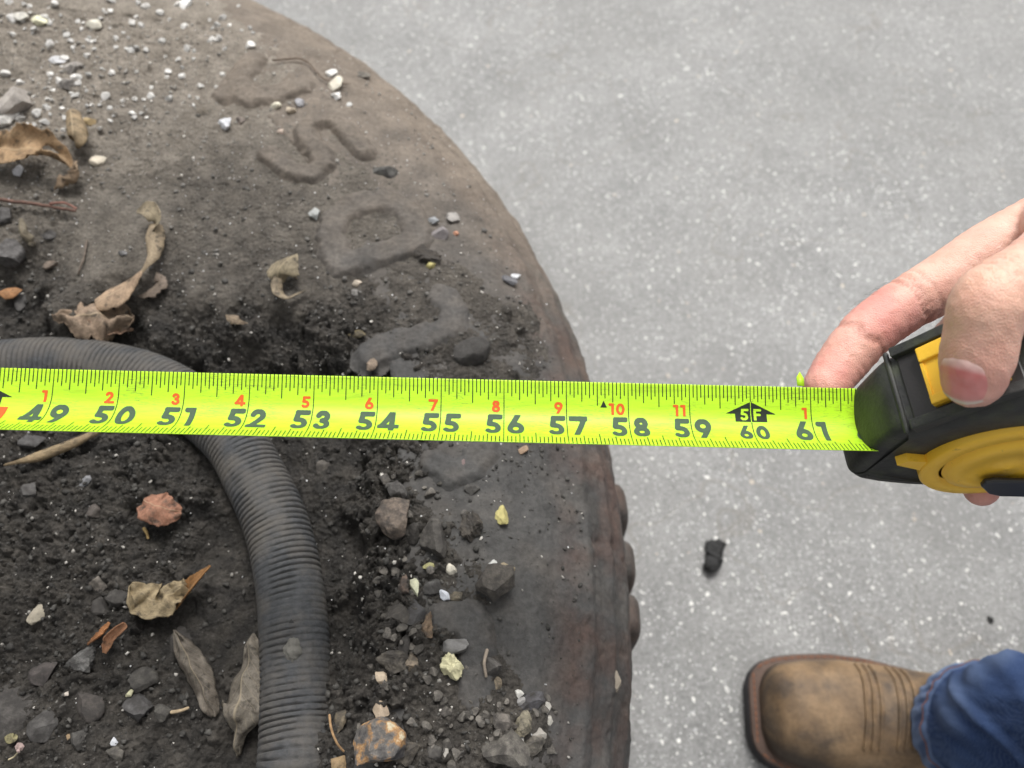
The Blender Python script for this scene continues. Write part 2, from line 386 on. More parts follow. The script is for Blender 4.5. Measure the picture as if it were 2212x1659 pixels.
# control points: px, py, thickness over the sidewall (mm), roughness (mm), dryness
CP = [(0,0,18,2.2,1),(250,100,11,2.2,.95),(450,60,4,1.6,.9),(550,180,.2,.9,.8),(300,300,7,1.6,.62),(100,250,12,2.6,.85),(0,450,8,3,.42),
(235,560,5,.35,.42),(270,500,5,.35,.42),(450,450,3.5,1.6,.30),(600,450,1.6,1.4,.30),(690,330,0,.8,.55),(760,420,.6,1,.40),(810,500,.8,1.2,.36),(900,400,-.6,.7,.5),
(1000,420,-2,.4,.45),(1060,580,-2,.4,.35),(900,280,-2,.4,.7),(760,160,-2,.5,.9),(650,80,-1.5,.6,1),(560,40,-1,.8,1),(640,620,2.2,1.3,.22),(450,620,3,1.3,.24),
(120,660,4,2.8,.16),(700,715,4,3.2,.10),(500,712,2,3.2,.1),(600,765,-13,3,.06),(600,825,-30,1.5,.05),(450,745,-10,2.5,.06),(330,715,-6,2,.1),(300,760,-26,2,.05),
(100,735,-20,2,.06),(20,720,-16,2,.08),(860,720,1.8,1.8,.16),(980,760,1.3,1.6,.16),(1080,700,.9,1.5,.22),(900,880,1.3,1.4,.1),(1000,620,1.0,1.5,.25),(1120,800,.3,1.0,.18),(900,640,1.4,1.6,.2),(790,830,-6,3,.05),(720,900,-28,1.5,.05),
(765,1000,-24,1.5,.05),(835,1000,3,4.6,.1),(845,1100,4,4.6,.1),(825,1250,4,4.6,.1),(800,1350,5,4.8,.12),(870,1450,5,4.4,.14),(775,1480,-4,3,.1),(740,1350,-20,2,.06),
(745,1200,-26,1.2,.05),(755,1640,-2,3.4,.14),(900,1600,5,2.8,.18),(1000,1500,2,1.6,.18),(1100,1570,4,2.4,.25),(950,1050,-1,.5,.12),(1050,1150,-1.6,.4,.12),(1000,1240,.3,1.2,.16),
(1150,1300,-2.6,.3,.12),(1200,1450,-2.6,.3,.14),(1160,1640,.5,1.5,.18),(1250,1600,-2.6,.3,.14),(50,1000,-12,3.2,.10),(300,1020,-10,3.2,.08),(410,1060,-9,3.4,.06),(455,1050,-24,1,.05),
(480,1180,-29,.5,.08),(400,1150,-15,2.6,.06),(520,1350,-30,.6,.07),(430,1330,-26,1.2,.07),(300,1250,-14,3.2,.1),(100,1200,-12,3.2,.11),(100,1400,-10,3,.13),(300,1450,-12,2.4,.12),
(450,1560,-16,2.2,.12),(540,1620,-28,.8,.07),(200,1600,-8,2.6,.15),(30,1630,-6,2.4,.15),(620,1200,-31,.6,.05),(640,1500,-31,.6,.05),(590,1040,-31,.6,.05),(520,930,-30,.8,.05),(400,850,-29,1,.05),(200,830,-24,1.5,.05),(200,900,-18,2.5,.06)]
CPW = []
for (a, b, t_, ro, dr) in CP:
    if b < 690: ro = ro * .55; dr = min(1, dr + .08)
    p = hitV(a, b, t_ * .001); CPW.append((p.x, p.y, t_ * .001, ro * .001, dr))
CPW = np.array(CPW)
def axis(lo, d0, d1, hi, fine, coarse):
    return np.r_[np.arange(lo, d0, coarse), np.arange(d0, d1, fine), np.arange(d1, hi, coarse)]
GX = axis(TC[0] - .50, -.43, .085, .1, .00072, .008); GY = axis(-.40, -.05, .545, .64, .00076, .008)
XX, YY = np.meshgrid(GX, GY, indexing='ij')
# coarse interpolation of control values
cxs = np.arange(GX[0] - .01, GX[-1] + .01, .004); cys = np.arange(GY[0] - .01, GY[-1] + .01, .004)
CX, CY = np.meshgrid(cxs, cys, indexing='ij')
d2 = (CX[..., None] - CPW[:, 0]) ** 2 + (CY[..., None] - CPW[:, 1]) ** 2
wt = 1 / (d2 + .00002) ** 1.9; wt /= wt.sum(-1, keepdims=True)
def bil(A, xs, ys, X, Y):
    fx = np.clip((X - xs[0]) / (xs[1] - xs[0]), 0, len(xs) - 1.001); fy = np.clip((Y - ys[0]) / (ys[1] - ys[0]), 0, len(ys) - 1.001)
    i = fx.astype(int); j = fy.astype(int); u = fx - i; v = fy - j
    return A[i, j] * (1 - u) * (1 - v) + A[i + 1, j] * u * (1 - v) + A[i, j + 1] * (1 - u) * v + A[i + 1, j + 1] * u * v
c_t = (wt * CPW[:, 2]).sum(-1); c_r = (wt * CPW[:, 3]).sum(-1); c_d = (wt * CPW[:, 4]).sum(-1)
wx = .004 * fbm(XX * 60, YY * 60, 2, 91); wy = .004 * fbm(XX * 60, YY * 60, 2, 92)
TH = bil(c_t, cxs, cys, XX + wx, YY + wy); RO = bil(c_r, cxs, cys, XX + wx, YY + wy); DRY = bil(c_d, cxs, cys, XX + 2 * wx, YY + 2 * wy)
RRr = rad(XX, YY)
def tyre_noise(X, Y): return .0007 * fbm(X * 70, Y * 70, 3, 5) + .00035 * fbm(X * 300, Y * 300, 2, 6)
Z = V_r(RRr) + TH
Z += RO * (.9 * fbm(XX * 55, YY * 55, 2, 1) + .75 * np.abs(fbm(XX * 150, YY * 150, 3, 2)) - .25 + .25 * fbm(XX * 520, YY * 520, 2, 3) + .8 * (np.abs(fbm(XX * 260 + 7, YY * 260, 3, 4)) - .3))
Z -= RO * 1.1 * sstep(.25, .7, fbm(XX * 110, YY * 110, 2, 8))       # pits
# crumbs of soil pressed into one surface
def index_of(A, v): return int(np.searchsorted(A, v))
ncl = 0
rowx = nrg.uniform(-.42, .08, 26000); rowy = nrg.uniform(-.05, .54, 26000)
rov = bil(c_r, cxs, cys, rowx, rowy)
keep = (nrg.uniform(0, 1, 26000) * .8 < np.clip((rov - .0007) / .0024, 0, 1) ** 1.2) & (rad(rowx, rowy) < TR - .045)
NZ1 = fbm(XX * 260, YY * 260, 2, 27); NZ2 = fbm(XX * 600, YY * 600, 2, 28)
for x, y, ro in zip(rowx[keep], rowy[keep], rov[keep]):
    rr = min(.0075, .0009 + nrg.pareto(2.6) * .0011) * (0.6 + ro * 180); i0, i1 = index_of(GX, x - rr), index_of(GX, x + rr); j0, j1 = index_of(GY, y - rr), index_of(GY, y + rr)
    if i1 - i0 < 2 or j1 - j0 < 2: continue
    xx = XX[i0:i1, j0:j1] - x; yy = YY[i0:i1, j0:j1] - y
    an = nrg.uniform(0, 3.14); ca, sa = math.cos(an), math.sin(an); sq = nrg.uniform(.55, 1)
    q = np.abs((xx * ca + yy * sa) / rr) ** 2.3 + np.abs((-xx * sa + yy * ca) / (rr * sq)) ** 2.3
    tilt = (xx * nrg.uniform(-.4, .4) + yy * nrg.uniform(-.4, .4))
    q = q * 1.2 + 1.1 * NZ1[i0:i1, j0:j1] + .4 * NZ2[i0:i1, j0:j1]
    h = (Z[(i0 + i1) // 2, (j0 + j1) // 2] - rr * .35) + rr * nrg.uniform(.55, .95) * np.clip(1 - q, 0, 1) ** .5 + tilt
    Zl = Z[i0:i1, j0:j1]; np.copyto(Zl, np.where((q < 1) & (h > Zl), h, Zl))
Z += RO * .34 * fbm(XX * 640, YY * 640, 2, 31)
TT = tyre_top(RRr) + tyre_noise(XX, YY)
edge = sstep(TR - .028, TR - .045, RRr) if False else np.where(RRr > TR - .035, -(RRr - TR + .035) * .6, 0)
Z = Z + edge
vis = (Z > TT - .0035) & (RRr < TR - .012)
Fg = grid_faces(len(GX), len(GY))
vf = vis.ravel(); Fk = Fg[vf[Fg].any(1)]
Vg = np.stack([XX.ravel(), YY.ravel(), Z.ravel()], 1)
used = np.zeros(len(Vg), bool); used[Fk.ravel()] = True; remap = np.cumsum(used) - 1
soil = mesh_np('soil', Vg[used], remap[Fk], SOIL)
dv = np.clip(DRY.ravel()[used] + .12 * fbm(Vg[used][:, 0] * 90, Vg[used][:, 1] * 90, 3, 44), 0, 1)
soil.data.attributes.new('dry', 'FLOAT', 'POINT').data.foreach_set('value', dv.astype(np.float32))
tag(soil, 'dark crumbly soil packed over the tyre sidewall and filling its hollow', 'soil', kind='stuff')

TOPZ = np.maximum(Z, TT)
def surf(x, y):
    i = int(np.clip(np.searchsorted(GX, x), 1, len(GX) - 1)); j = int(np.clip(np.searchsorted(GY, y), 1, len(GY) - 1))
    r = math.hypot(x - TC[0], y - TC[1])
    if r > TR - .001: return float(ZS)
    u = (x - GX[i - 1]) / (GX[i] - GX[i - 1]); v = (y - GY[j - 1]) / (GY[j] - GY[j - 1])
    u = min(max(u, 0), 1); v = min(max(v, 0), 1)
    return float(TOPZ[i-1, j-1] * (1-u) * (1-v) + TOPZ[i, j-1] * u * (1-v) + TOPZ[i-1, j] * (1-u) * v + TOPZ[i, j] * u * v)
def hit(px, py, off=0.0):
    z = ZS + KH
    for _ in range(30):
        p = on_z(px, py, z + off); z = .6 * z + .4 * surf(p.x, p.y)
    p = on_z(px, py, z + off); return p

tyre = empty('tyre', (TC[0], TC[1], 0))
tag(tyre, 'large worn dusty rubber tyre lying flat with raised letters on its sidewall', 'tyre')
# revolved body
r1, z1 = prof_top(150)
inner_r = np.linspace(TR - SW - .12, TR - SW, 24)[:-1]
pr = np.r_[inner_r, r1, [TR, TR, TR - .004, TR - .03, TR - .09, TR - .16, TR - .24]]
pz = np.r_[tyre_top(inner_r), z1, [.20, .10, .06, .025, .008, .012, .04]]
th = np.r_[np.arange(-38, 105, .16), np.arange(105, 322, 2.0)]
tha = np.radians(th)
PR, TH_ = np.meshgrid(pr, tha, indexing='ij'); PZ = np.repeat(pz[:, None], len(tha), 1)
X = TC[0] + PR * np.cos(TH_); Y = TC[1] + PR * np.sin(TH_)
up = np.zeros(len(pr)); k0 = len(inner_r); up[k0:k0 + 150] = ridge(r1)
# surface normal of the shoulder curve
dr = np.gradient(pr); dz = np.gradient(pz); L = np.hypot(dr, dz) + 1e-9; nr, nz_ = -dz / L, dr / L
wgt = np.zeros(len(pr)); wgt[:k0 + 152] = 1
s_arc = np.cumsum(L)
nn = tyre_noise(X, Y) + .0011 * fbm(np.repeat(s_arc[:, None], len(tha), 1) * 35, TH_ * 16, 3, 15) * sstep(TR - .06, TR - .01, PR)
nn += .0004 * fbm(TH_ * 5, np.repeat(s_arc[:, None], len(tha), 1) * 190, 2, 19) * sstep(TR - .07, TR - .03, PR)
cuts = fbm(TH_ * 30, np.repeat(s_arc[:, None], len(tha), 1) * 60, 3, 23); nn -= .0016 * sstep(.45, .75, cuts) * sstep(TR - .05, TR - .02, PR)
off = up[:, None] + nn * wgt[:, None]
X = X + off * nr[:, None] * np.cos(TH_); Y = Y + off * nr[:, None] * np.sin(TH_); ZZ = PZ + off * np.abs(nz_)[:, None]
Vt = np.stack([X.ravel(), Y.ravel(), ZZ.ravel()], 1)
body = mesh_np('sidewall', Vt, grid_faces(len(pr), len(tha), True), RUBBER, tyre)
sh = sstep(TR - .07, TR - .015, PR.ravel())
dry_t = np.clip(sstep(.20, .50, Vt[:, 1]) * (.80 + .35 * sh) + .14 * fbm(Vt[:, 0] * 40, Vt[:, 1] * 40, 3, 51) + .03, 0, 1)
body.data.attributes.new('dry', 'FLOAT', 'POINT').data.foreach_set('value', dry_t.astype(np.float32))
body.data.attributes.new('rust', 'FLOAT', 'POINT').data.foreach_set('value', sstep(TR - .055, TR - .03, PR.ravel()).astype(np.float32))
# tread lugs: rounded blocks standing proud of the shoulder
def rounded_block(lx, ly, lz, n=7, e=4.2):
    bm = bmesh.new(); bmesh.ops.create_icosphere(bm, subdivisions=4, radius=1)
    for v in bm.verts:
        d = v.co; k = (abs(d.x) ** e + abs(d.y) ** e + abs(d.z) ** e) ** (-1 / e); v.co = Vector((d.x * k * lx, d.y * k * ly, d.z * k * lz))
    me = bpy.data.meshes.new('tread_lug'); bm.to_mesh(me); bm.free(); return me
lug_me = rounded_block(.026, .0172, .078)
lug_me.attributes.new('dry', 'FLOAT', 'POINT').data.foreach_set('value', [.16] * len(lug_me.vertices))
lug_me.attributes.new('rust', 'FLOAT', 'POINT').data.foreach_set('value', [1.] * len(lug_me.vertices))
nl = 98
for k in range(nl):
    a = R_(-4.2 + k * 360 / nl) + rnd.uniform(-.004, .004)
    o = link(lug_me, 'tread_lug', RUBBER, tyre)
    o.matrix_parent_inverse = Matrix.Identity(4)
    pd = depth((TC[0] + TR * math.cos(a), TC[1] + TR * math.sin(a), .2)); ypx = 829 - F * ((TC[1] + TR * math.sin(a)) * ct + (.2 - HC) * st) / pd
    rr = TR - (.0094 if 1100 < ypx < 1480 else .0135 if 960 < ypx < 1100 else .0175) + rnd.uniform(-.0015, .0015)
    o.location = (rr * math.cos(a), rr * math.sin(a), .165 + rnd.uniform(-.003, .003)); o.rotation_euler = (0, 0, a + rnd.uniform(-.05, .05))
# raised letters
def z5(x, y): return ((600 + x / 3.318) * .864, (200 + y / 3.318) * .864)
def z6(x, y): return ((740 + x / 2.023) * .864, (1100 + y / 2.023) * .864)
def z4(x, y): return ((740 + x / 2.572) * .864, (500 + y / 2.572) * .864)
def z1_(x, y): return (x / 2.572 * .864, y / 2.572 * .864)
LET = [
 ([(z1_(*p)) for p in [(1625,370),(1530,500),(1450,600),(1560,560),(1600,620),(1760,600),(1930,535)]], 27, .0042, 'letter'),
 ([z5(*p) for p in [(1030,585),(960,500),(880,410),(790,335),(660,315),(540,400),(560,500),(660,590),(690,700),(590,780),(430,750),(230,610)]], 22, .0056, 'letter'),
 ([z5(*p) for p in [(755,1290),(800,1130),(950,1015),(1200,985),(1400,1075),(1480,1240),(1440,1340),(1200,1420),(960,1500),(830,1510),(770,1400),(755,1290)]], 31, .0042, 'letter'),
 ([z4(*p) for p in [(940,610),(1010,700),(990,800),(840,870),(620,910),(490,985)]], 33, .0042, 'letter'),
 ([z6(*p) for p in [(700,110),(780,170),(880,130),(960,40)]], 30, .0036, 'letter'),
 ([z6(*p) for p in [(760,900),(880,900),(910,1000),(915,1290)]], 38, .0046, 'letter'),
]
for poly, hw, hgt, nm in LET:
    W = np.array([tuple(hitV(a, b, .002))[:2] for a, b in poly]); hwm = px2m(hw, hitV(*poly[len(poly) // 2]))
    x0, y0 = W.min(0) - hwm - .004; x1, y1 = W.max(0) + hwm + .004
    gx = np.arange(x0, x1, .0009); gy = np.arange(y0, y1, .0009); AX, AY = np.meshgrid(gx, gy, indexing='ij')
    BX = AX + .0012 * fbm(AX * 120, AY * 120, 2, 71); BY = AY + .0012 * fbm(AX * 120, AY * 120, 2, 72)
    D = np.full(AX.shape, 1e9)
    for (ax, ay), (bx, by) in zip(W[:-1], W[1:]):
        dx, dy = bx - ax, by - ay; t_ = np.clip(((BX - ax) * dx + (BY - ay) * dy) / (dx * dx + dy * dy + 1e-12), 0, 1)
        D = np.minimum(D, np.hypot(BX - ax - t_ * dx, BY - ay - t_ * dy))
    sdf = hwm - D
    rl = rad(AX, AY); base_z = V_r(rl) + tyre_noise(AX, AY)
    zl = base_z - .0016 + (hgt * np.where(AY.mean() > .28, .95, .75) + .0016) * sstep(-.0044, .0034, sdf) + .0003 * fbm(AX * 200, AY * 200, 3, 73)
    ok = sdf > -.0048; Fl = grid_faces(len(gx), len(gy)); kk = ok.ravel()[Fl].any(1); Fl = Fl[kk]
    Vl = np.stack([AX.ravel(), AY.ravel(), zl.ravel()], 1); us = np.zeros(len(Vl), bool); us[Fl.ravel()] = True; rm = np.cumsum(us) - 1
    o = mesh_np(nm, Vl[us], rm[Fl], RUBBER, tyre)
    yv = Vl[us][:, 1]; dd = np.clip(.04 + .80 * sstep(.20, .50, yv) + .15 * fbm(Vl[us][:, 0] * 60, yv * 60, 2, 77), 0, 1)
    o.data.attributes.new('dry', 'FLOAT', 'POINT').data.foreach_set('value', dd.astype(np.float32))
    # stones may rest on letters
    for a, b in zip(*np.where((AX > GX[1]) & (sdf > 0))):
        pass

# ------------------------------------------------------------------ hose
HP = [(-520,1000),(-330,880),(-150,815),(0,795),(128,788),(235,800),(330,826),(420,876),(504,950),(551,1031),(596,1131),(624,1250),(636,1377),(640,1548),(634,1680),(610,1850),(560,2050)]
HR = .0168
hp = []
for k, (a, b) in enumerate(HP):
    sinkz = {0: -.055, 1: -.014, len(HP) - 1: -.055, len(HP) - 2: -.014}.get(k, 0)
    p = hitV(a, b, -.030 + HR - .001 + sinkz); hp.append(p)
hpts, hs_len = resample(catmull(hp, 14), .00052)
T, N, B = frames(hpts)
ka = 44; an = np.linspace(0, 2 * math.pi, ka, endpoint=False)
SS, AA = np.meshgrid(hs_len, an, indexing='ij')
pitch = .0031
upx = np.cos(an)[None] * N[:, 2:3] + np.sin(an)[None] * B[:, 2:3]
ph = SS / pitch + .07 * fbm(SS * 40, np.cos(AA) * 1.3, 2, 61) + AA / (2 * math.pi) * 0
fr = np.abs((ph % 1) - .5) * 2           # 1 at groove
lo = sstep(.30, .42, SS / hs_len[-1])    # past the tape: cut-like grooves
worn = sstep(-.05, .40, fbm(SS * 26, np.cos(AA) * 1.2 + np.sin(AA) * .7, 3, 62) + .18)
flat_c = np.argmin(((hpts - np.array(hitV(625, 1330, -.01))) ** 2).sum(1)); flat_s = hs_len[flat_c]
flat = np.exp(-((SS - flat_s) / .009) ** 2) * (np.cos(AA) * N[:, 0:1] + np.sin(AA) * B[:, 0:1] < .55)
gdep = (.00030 + .00125 * lo * worn + .0005 * (1 - lo)) * (1 - .9 * flat)
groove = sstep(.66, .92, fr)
rr = HR * (1 + .012 * fbm(SS * 12, np.cos(AA), 2, 66)) - gdep * groove + .00014 * np.sqrt(np.clip(1 - fr ** 2, 0, 1))
pc = np.array(hitV(632, 1402, -.030 + 2 * HR - .002)); pi_ = np.argmin(((hpts - pc) ** 2)[:, :2].sum(1))
ps = hs_len[pi_]; va = np.cos(an)[None] * N + 0 if False else None
pdir = (pc - hpts[pi_]); pdir /= np.linalg.norm(pdir); pang = math.atan2(float(np.dot(pdir, B[pi_])), float(np.dot(pdir, N[pi_])))
da = np.angle(np.exp(1j * (AA - pang))) * HR; hole = np.exp(-(((SS - ps) / .0068) ** 2 + (da / .0052) ** 2) ** 2)
rr = rr - .0030 * hole
Vh = hpts[:, None] + rr[..., None] * (np.cos(an)[None, :, None] * N[:, None] + np.sin(an)[None, :, None] * B[:, None])
hose = empty('corrugated_hose', tuple(hpts[flat_c] - np.array([0, 0, HR])))
tag(hose, 'dark grey corrugated hose curving through the hollow of the tyre under the tape', 'hose')
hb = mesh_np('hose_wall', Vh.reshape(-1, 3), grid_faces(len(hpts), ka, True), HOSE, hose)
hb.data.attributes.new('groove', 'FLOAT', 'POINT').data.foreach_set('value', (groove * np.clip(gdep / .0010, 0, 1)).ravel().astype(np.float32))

bm = bmesh.new(); bmesh.ops.create_icosphere(bm, subdivisions=4, radius=1); cv = np.array([v.co[:] for v in bm.verts]); cf = np.array([[v.index for v in f.verts] for f in bm.faces]); bm.free()
cv = cv * (1 + .28 * fbm(cv[:, 0] * 2 + 3, cv[:, 1] * 2 + cv[:, 2], 3, 12))[:, None]
ctr_ = hpts[pi_] + (HR - .0028) * (math.cos(pang) * N[pi_] + math.sin(pang) * B[pi_])
nrm_ = math.cos(pang) * N[pi_] + math.sin(pang) * B[pi_]; tg_ = np.cross(nrm_, T[pi_])
pv = ctr_ + cv[:, :1] * .0056 * T[pi_] + cv[:, 1:2] * .0042 * tg_ + cv[:, 2:] * .0022 * nrm_
PLUG = plain('plug_putty', (.115, .110, .098), .8, .3, .6, 160, .0006, 500)
mesh_np('plug', pv, cf, PLUG, hose)
ps2 = np.argmin(((hpts - np.array(hitV(618, 1346, 0))) ** 2)[:, :2].sum(1)); c2 = hpts[ps2] + (HR + .0001) * nrm_
mesh_np('puncture', np.array([c2 + tg_ * .0015 + T[ps2] * .001, c2 - tg_ * .0012 + T[ps2] * .0008, c2 - T[ps2] * .0012, c2 - nrm_ * .002]), [[0, 1, 2], [0, 3, 1], [1, 3, 2], [2, 3, 0]], CLOD, hose, smooth=False)

# ------------------------------------------------------------------ stones
def rock_mesh(seed, sub=3, planes=9, rough=.06, smooth_amt=0.0):
    r = random.Random(seed); bm = bmesh.new(); bmesh.ops.create_icosphere(bm, subdivisions=sub, radius=1)
    P = []
    for _ in range(planes):
        d = Vector((r.gauss(0, 1), r.gauss(0, 1), r.gauss(0, 1))).normalized(); P.append((d, r.uniform(.42, .80)))
    ox, oy = r.uniform(0, 50), r.uniform(0, 50)
    co = np.array([v.co[:] for v in bm.verts])
    for d, h in P:
        d = np.array(d); s = co @ d; over = np.clip(s - h, 0, None); co -= over[:, None] * d[None] * (1 - smooth_amt)
    n_ = fbm(co[:, 0] * 2.3 + ox + co[:, 2], co[:, 1] * 2.3 + oy - co[:, 2], 4, seed % 97, .6)
    co *= (1 + rough * n_)[:, None]
    co -= (co.max(0) + co.min(0)) / 2; co /= np.abs(co).max(0)
    for v, c_ in zip(bm.verts, co): v.co = c_
    me = bpy.data.meshes.new('stone'); bm.to_mesh(me); bm.free(); me.set_sharp_from_angle(angle=R_(24)); return me
def stone(px, py, wpx, hpx, colr, name, label, cat='stone', mat=None, ang=0, sink=.30, zr=.62, planes=9, rough=.07, seed=None, group=None, sm=0.0, on=None, flatshade=False):
    p = hit(px, py, .0) if on is None else on_z(px, py, on)
    sx = px2m(wpx, p) / 2; sy = px2m(hpx, p) / 2 * 1.08; sz = min(sx, sy) * zr * 1.15
    me = rock_mesh(seed or int(px * 7 + py * 13), 4 if wpx > 34 else 3, planes + 5, rough, sm)
    z0 = surf(p.x, p.y) if on is None else on
    o = link(me, name, mat or ROCK, smooth=True); o.location = (p.x, p.y, z0 + sz * (1 - 2 * sink) - (sz * .18 if mat in (None, ROCK) else 0)); o.scale = (sx, sy, sz)
    o.rotation_euler = (rnd.uniform(-.12, .12), rnd.uniform(-.12, .12), R_(ang)); o.color = (*colr, 1)
    tag(o, label, cat, group); return o
GRY = (.135, .132, .130); DRK = (.075, .073, .072); TAN = (.25, .205, .16); WHT = (.66, .64, .60); YLW = (.44, .39, .16); PUR = (.115, .100, .100)
stone(32, 232, 88, 92, (.34,.31,.28), 'rock', 'pale grey rock with a white face beside the rolled tan leaf', 'rock', CLEANROCK, 20)
stone(12, 262, 52, 48, WHT, 'rock', 'small chalk-white rock leaning on the pale grey rock', 'rock', CLEANROCK, 40, .3)
stone(88, 46, 34, 26, (.74,.72,.52), 'pebble', 'cream pebble with a yellow tip in the dry dirt', 'pebble', CLEANROCK)
stone(46, 40, 40, 26, (.62,.60,.54), 'pebble', 'flat off-white pebble beside the cream pebble with a yellow tip', 'pebble', CLEANROCK)
stone(206, 55, 34, 24, (.68,.65,.55), 'pebble', 'ivory pebble lying alone on pale dry dirt', 'pebble', CLEANROCK)
stone(402, 12, 24, 34, (.80,.80,.78), 'pebble', 'bright white pebble lying near the tan dusty shoulder', 'pebble', CLEANROCK)
stone(316, 16, 24, 20, (.55,.53,.5), 'pebble', 'light grey pebble near the bright white pebble', 'pebble', CLEANROCK)
stone(158, 153, 44, 36, (.42,.41,.40), 'pebble', 'round grey porous pebble among white grit', 'pebble')
stone(146, 185, 42, 30, (.36,.35,.34), 'pebble', 'lumpy grey pebble touching the round grey porous pebble', 'pebble')
stone(122, 131, 42, 22, (.50,.50,.51), 'pebble', 'flat pale grey chip above the round grey porous pebble', 'pebble', CLEANROCK, -15, .3, .4)
stone(195, 264, 24, 20, (.42,.31,.16), 'pebble', 'ochre pebble beside the rolled tan leaf', 'pebble', CLEANROCK)
stone(213, 351, 34, 22, (.56,.50,.40), 'pebble', 'cream and tan pebble beside the big crumpled leaf', 'pebble', CLEANROCK)
stone(42, 372, 20, 26, (.56,.56,.58), 'pebble', 'small bluish white chip below the big crumpled leaf', 'pebble', CLEANROCK)
stone(108, 190, 20, 12, (.45,.44,.42), 'pebble', 'small grey chip beside the lumpy grey pebble', 'pebble')
stone(726, 187, 34, 40, (.64,.60,.50), 'pebble', 'large cream pebble in the cluster of three on the shoulder dirt', 'pebble', CLEANROCK)
stone(718, 162, 26, 20, (.72,.71,.68), 'pebble', 'white pebble touching the large cream pebble on its far side', 'pebble', CLEANROCK)
stone(727, 209, 22, 22, (.74,.73,.70), 'pebble', 'round white pebble below the large cream pebble', 'pebble', CLEANROCK)
stone(755, 227, 14, 12, (.72,.71,.68), 'pebble', 'tiny white pebble set apart from the cream cluster', 'pebble', CLEANROCK)
stone(486, 272, 32, 34, (.62,.63,.66), 'pebble', 'glittering white crumbly pebble beside the raised curved letter', 'pebble', CLEANROCK, 0, .3, .6, 12, .2)
stone(597, 229, 24, 20, (.68,.64,.52), 'pebble', 'round ivory pebble above the raised curved letter', 'pebble', CLEANROCK)
stone(628, 240, 24, 20, (.46,.39,.30), 'pebble', 'round tan pebble next to the round ivory pebble', 'pebble', CLEANROCK)
stone(648, 224, 22, 22, (.36,.36,.38), 'pebble', 'bluish grey pebble next to the round tan pebble', 'pebble', CLEANROCK)
stone(606, 284, 15, 13, (.62,.50,.42), 'pebble', 'small pinkish pebble beside the curved letter', 'pebble', CLEANROCK)
stone(520, 262, 22, 22, (.32,.28,.26), 'pebble', 'dull pinkish grey pebble beside the glittering white pebble', 'pebble')
stone(590, 200, 20, 20, (.30,.30,.30), 'pebble', 'dark round pebble sitting on the raised angular letter', 'pebble')
stone(436, 243, 22, 20, (.22,.20,.17), 'pebble', 'dark brown pebble with shadowed underside in open dirt', 'pebble')
stone(785, 165, 34, 22, (.26,.25,.23), 'pebble', 'dull grey pebble half sunk near the shoulder', 'pebble')
stone(936, 478, 28, 20, (.24,.25,.26), 'pebble', 'grey pebble in the group of three by the ring-shaped letter', 'pebble', CLEANROCK)
stone(978, 473, 34, 28, (.33,.31,.29), 'pebble', 'grey pebble with orange edge by the ring-shaped letter', 'pebble', CLEANROCK)
stone(948, 508, 44, 30, (.22,.20,.20), 'pebble', 'broad dark grey pebble by the ring-shaped letter', 'pebble', CLEANROCK)
stone(985, 505, 14, 12, (.50,.25,.16), 'pebble', 'tiny orange pebble beside the broad dark grey pebble', 'pebble', CLEANROCK)
stone(680, 464, 24, 28, (.34,.35,.34), 'pebble', 'pale grey pebble beside the ring-shaped letter', 'pebble', CLEANROCK)
stone(931, 573, 22, 18, YLW, 'pebble', 'small yellow pebble below the ring-shaped letter', 'pebble', CLEANROCK)
stone(925, 555, 62, 50, (.075,.068,.06), 'clod', 'dark soil clod under the broad dark grey pebble', 'clod', ROCK, 0, .35, .6, 4, .25)
stone(1098, 606, 42, 20, (.14,.14,.15), 'stone', 'shiny dark flat stone near the tyre edge', 'stone', CLEANROCK, -10)
stone(1113, 598, 26, 12, (.55,.56,.58), 'pebble', 'bright chip on the shiny dark flat stone', 'pebble', CLEANROCK, 15)
stone(1020, 765, 82, 62, (.070,.070,.070), 'stone', 'large round dark stone just beyond the yellow tape', 'stone', ROCK, 5, .28, .7, 6, .04, None, None, .4)
stone(771, 613, 24, 18, (.42,.36,.29), 'pebble', 'small tan pebble in dark dirt below the ring-shaped letter', 'pebble', CLEANROCK)
stone(771, 634, 24, 16, (.22,.22,.22), 'pebble', 'small flat grey pebble under the small tan pebble', 'pebble')
stone(771, 722, 40, 22, (.20,.17,.10), 'pebble', 'olive brown flat stone at the lip of the hollow', 'stone')
stone(828, 372, 62, 26, (.145,.15,.15), 'stone', 'grey angular sliver wedged beside the curved letter', 'stone', ROCK, -8, .3, .7, 12)
stone(805, 792, 30, 46, (.20,.16,.13), 'stone', 'pinkish brown stone partly hidden under the tape edge', 'stone')
stone(25, 548, 62, 60, (.125,.125,.13), 'stone', 'blue grey angular stone between the dry leaves', 'stone', ROCK, 12, .3)
stone(8, 470, 44, 44, (.12,.12,.125), 'stone', 'dark grey angular stone below the reddish twig', 'stone', ROCK, 35)
stone(52, 655, 34, 42, (.115,.115,.118), 'stone', 'dark rounded stone beside the orange brown leaf scrap', 'stone')
stone(112, 575, 40, 26, (.20,.165,.14), 'pebble', 'pinkish grey pebble in dark crumbs near the leaves', 'pebble')
stone(265, 548, 20, 14, (.26,.27,.29), 'pebble', 'small bluish pebble on the smooth buried bump', 'pebble')
stone(105, 508, 36, 22, (.16,.16,.165), 'stone', 'grey pebble beside the small curled leaf', 'pebble')
